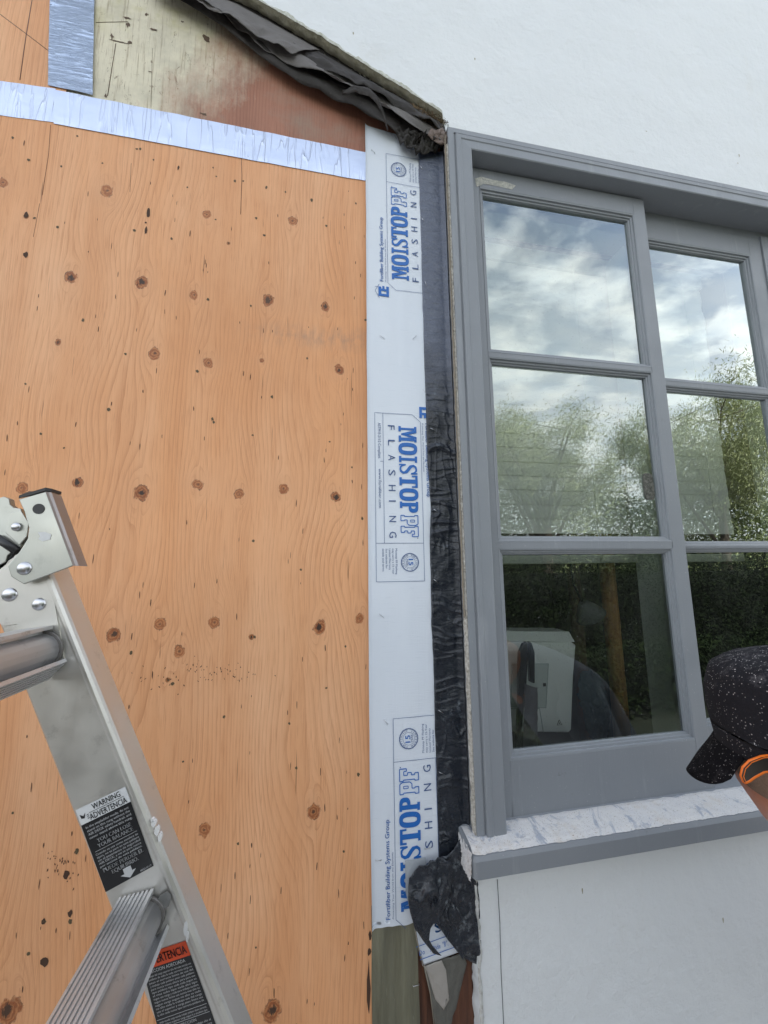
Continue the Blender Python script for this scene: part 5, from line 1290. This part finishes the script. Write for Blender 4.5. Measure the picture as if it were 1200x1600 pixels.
# ------------------------------------------------------------------ trees and hedge behind the viewer, seen as reflections
LEAF = []
for nm, c1, c2 in (('pale_leaf', (.30, .34, .14), (.38, .40, .19)), ('dark_leaf', (.035, .065, .02), (.07, .11, .03))):
    m = M_(nm); g = m.n('ShaderNodeNewGeometry').outputs['Random Per Island']; m.set('Base Color', m.mix(g, c1, c2)).set('Roughness', .6); LEAF.append(m.m)
BARK = simple('bark', (.10, .075, .05), (.18, .14, .10), .9, scale=12, bump=.8, bscale=30, dist=.01)
def tree(label, x, y, h, r, n, leaf, droop, seed, sparse=.5, ls=.09):
    rs = random.Random(seed); t = thing('garden_tree', label, 'tree', (x, y, 0), 'garden trees behind the viewer')
    bm = bmesh.new(); base = Vector((x, y, 0)); top = Vector((x + .3, y, h * .55)); tube(bm, [base, base.lerp(top, .5) + Vector((.1, 0, 0)), top], [.16, .12, .08], 9)
    tips = []
    for i in range(13):
        a = rs.uniform(0, 6.28); s = base.lerp(top, rs.uniform(.45, 1)); e = Vector((x + r * rs.uniform(.4, .95) * math.cos(a), y + r * rs.uniform(.4, .95) * math.sin(a), h * rs.uniform(.55, .97))); m_ = s.lerp(e, .5) + Vector((0, 0, .25))
        tube(bm, [s, m_, e], [.06, .035, .012], 6); tips += [m_, e]
        for _ in range(5):
            q = m_.lerp(e, rs.random()) ; e2 = q + Vector((rs.gauss(0, 1), rs.gauss(0, 1), rs.gauss(.2, .6))) * r * .26; tube(bm, [q, e2], [.018, .006], 4); tips.append(e2)
    obj('trunk', bm, BARK, t, True)
    V_ = []; F_ = []
    cl = [(tp + Vector((rs.gauss(0, .2), rs.gauss(0, .2), rs.gauss(0, .2))), rs.uniform(.25, .6) * r * .42) for tp in tips for _ in range(2)]
    for i in range(n):
        c, cr_ = cl[rs.randrange(len(cl))]; p = c + Vector((rs.gauss(0, 1), rs.gauss(0, 1), rs.gauss(0, 1) - droop * abs(rs.gauss(0, 1)))) * cr_ * .55
        d = Vector((rs.gauss(0, 1), rs.gauss(0, 1), rs.gauss(-droop, .8))).normalized() * ls * rs.uniform(.7, 1.6); w_ = d.cross(Vector((rs.random(), rs.random(), rs.random()))).normalized() * ls * .24
        k = len(V_); V_ += [p - d, p + w_, p + d, p - w_]; F_.append((k, k + 1, k + 2, k + 3))
    me = bpy.data.meshes.new('crown'); me.from_pydata(V_, [], F_); link('crown', me, leaf, t)
tree('feathery pale green tree reflected in the middle left pane', 6.0, -8.6, 6.1, 2.1, 75000, LEAF[0], .5, 3, ls=.040)
tree('drooping willow-like tree reflected in the right sash', 12.4, -9.0, 7.0, 2.7, 70000, LEAF[0], 1.3, 5, ls=.050)
m = M_('hedge_leaf'); m.set('Base Color', m.mix(m.n('ShaderNodeNewGeometry').outputs['Random Per Island'], (.010, .018, .007), (.022, .034, .011))).set('Roughness', 1.).set('Specular IOR Level', .1); HL = m.m
def bank(name, label, cat, x0, x1, y, dep, hfn, n, sz, leaf):
    o = thing(name, label, cat, ((x0 + x1) / 2, y, 0)); V_ = []; F_ = []; rs = random.Random(n)
    for i in range(n):
        x = rs.uniform(x0, x1); p = Vector((x, y + rs.uniform(-dep, dep), (.03 + rs.random() ** .8 * hfn(x)))); d = Vector((rs.gauss(0, 1), rs.gauss(0, 1), rs.gauss(0, 1))).normalized() * rs.uniform(.6, 1.3) * sz; w_ = d.cross(Vector((rs.random(), rs.random(), rs.random()))).normalized() * sz * .4
        k = len(V_); V_ += [p - d, p + w_, p + d, p - w_]; F_.append((k, k + 1, k + 2, k + 3))
    me = bpy.data.meshes.new('foliage'); me.from_pydata(V_, [], F_); link('foliage', me, leaf, o)
    bm = bmesh.new(); box(bm, x0, x1, y - dep * .5, y - dep * .3, 0, hfn(0) * .6); obj('stems', bm, STEM, o)
STEM = simple('hedge_dark', (.02, .03, .012))
bank('low_shrub_bed', 'low dark shrub bed between the added path and the clipped hedge', 'shrubs', -2, 8, -3.1, .3, lambda x: .66 + .12 * nz(x * 2), 42000, .030, HL)
MIDL = M_('olive_leaf'); MIDL.set('Base Color', MIDL.mix(MIDL.n('ShaderNodeNewGeometry').outputs['Random Per Island'], (.24, .30, .13), (.34, .38, .18))).set('Roughness', .8)
bank('tall_shrub_screen', 'tall loose pale green shrub screen beyond the clipped hedge', 'shrubs', -2, 19, -10.2, .7, lambda x: 3.9 + .9 * nz(x * .5, 2) + .4 * nz(x * 1.7), 80000, .07, MIDL.m)
o = thing('garden_hedge', 'dark clipped hedge along the garden end behind the viewer', 'hedge', (4, -4.7, 0)); V_ = []; F_ = []; rs = random.Random(2)
for i in range(95000):
    x = rs.uniform(-5, 13); p = Vector((x, -4.7 - rs.uniform(-.45, .35), rs.random() * (1.70 + .3 * nz(x * .9) + .2 * nz(x * 3)))); d = Vector((rs.gauss(0, 1), rs.gauss(0, 1), rs.gauss(0, 1))).normalized() * rs.uniform(.018, .04); w_ = d.cross(Vector((rs.random(), rs.random(), rs.random()))).normalized() * .012
    k = len(V_); V_ += [p - d, p + w_, p + d, p - w_]; F_.append((k, k + 1, k + 2, k + 3))
me = bpy.data.meshes.new('foliage'); me.from_pydata(V_, [], F_); link('foliage', me, HL, o)
bm = bmesh.new(); box(bm, -5, 13, -5.2, -4.9, 0, 1.45); obj('stems', bm, STEM, o)
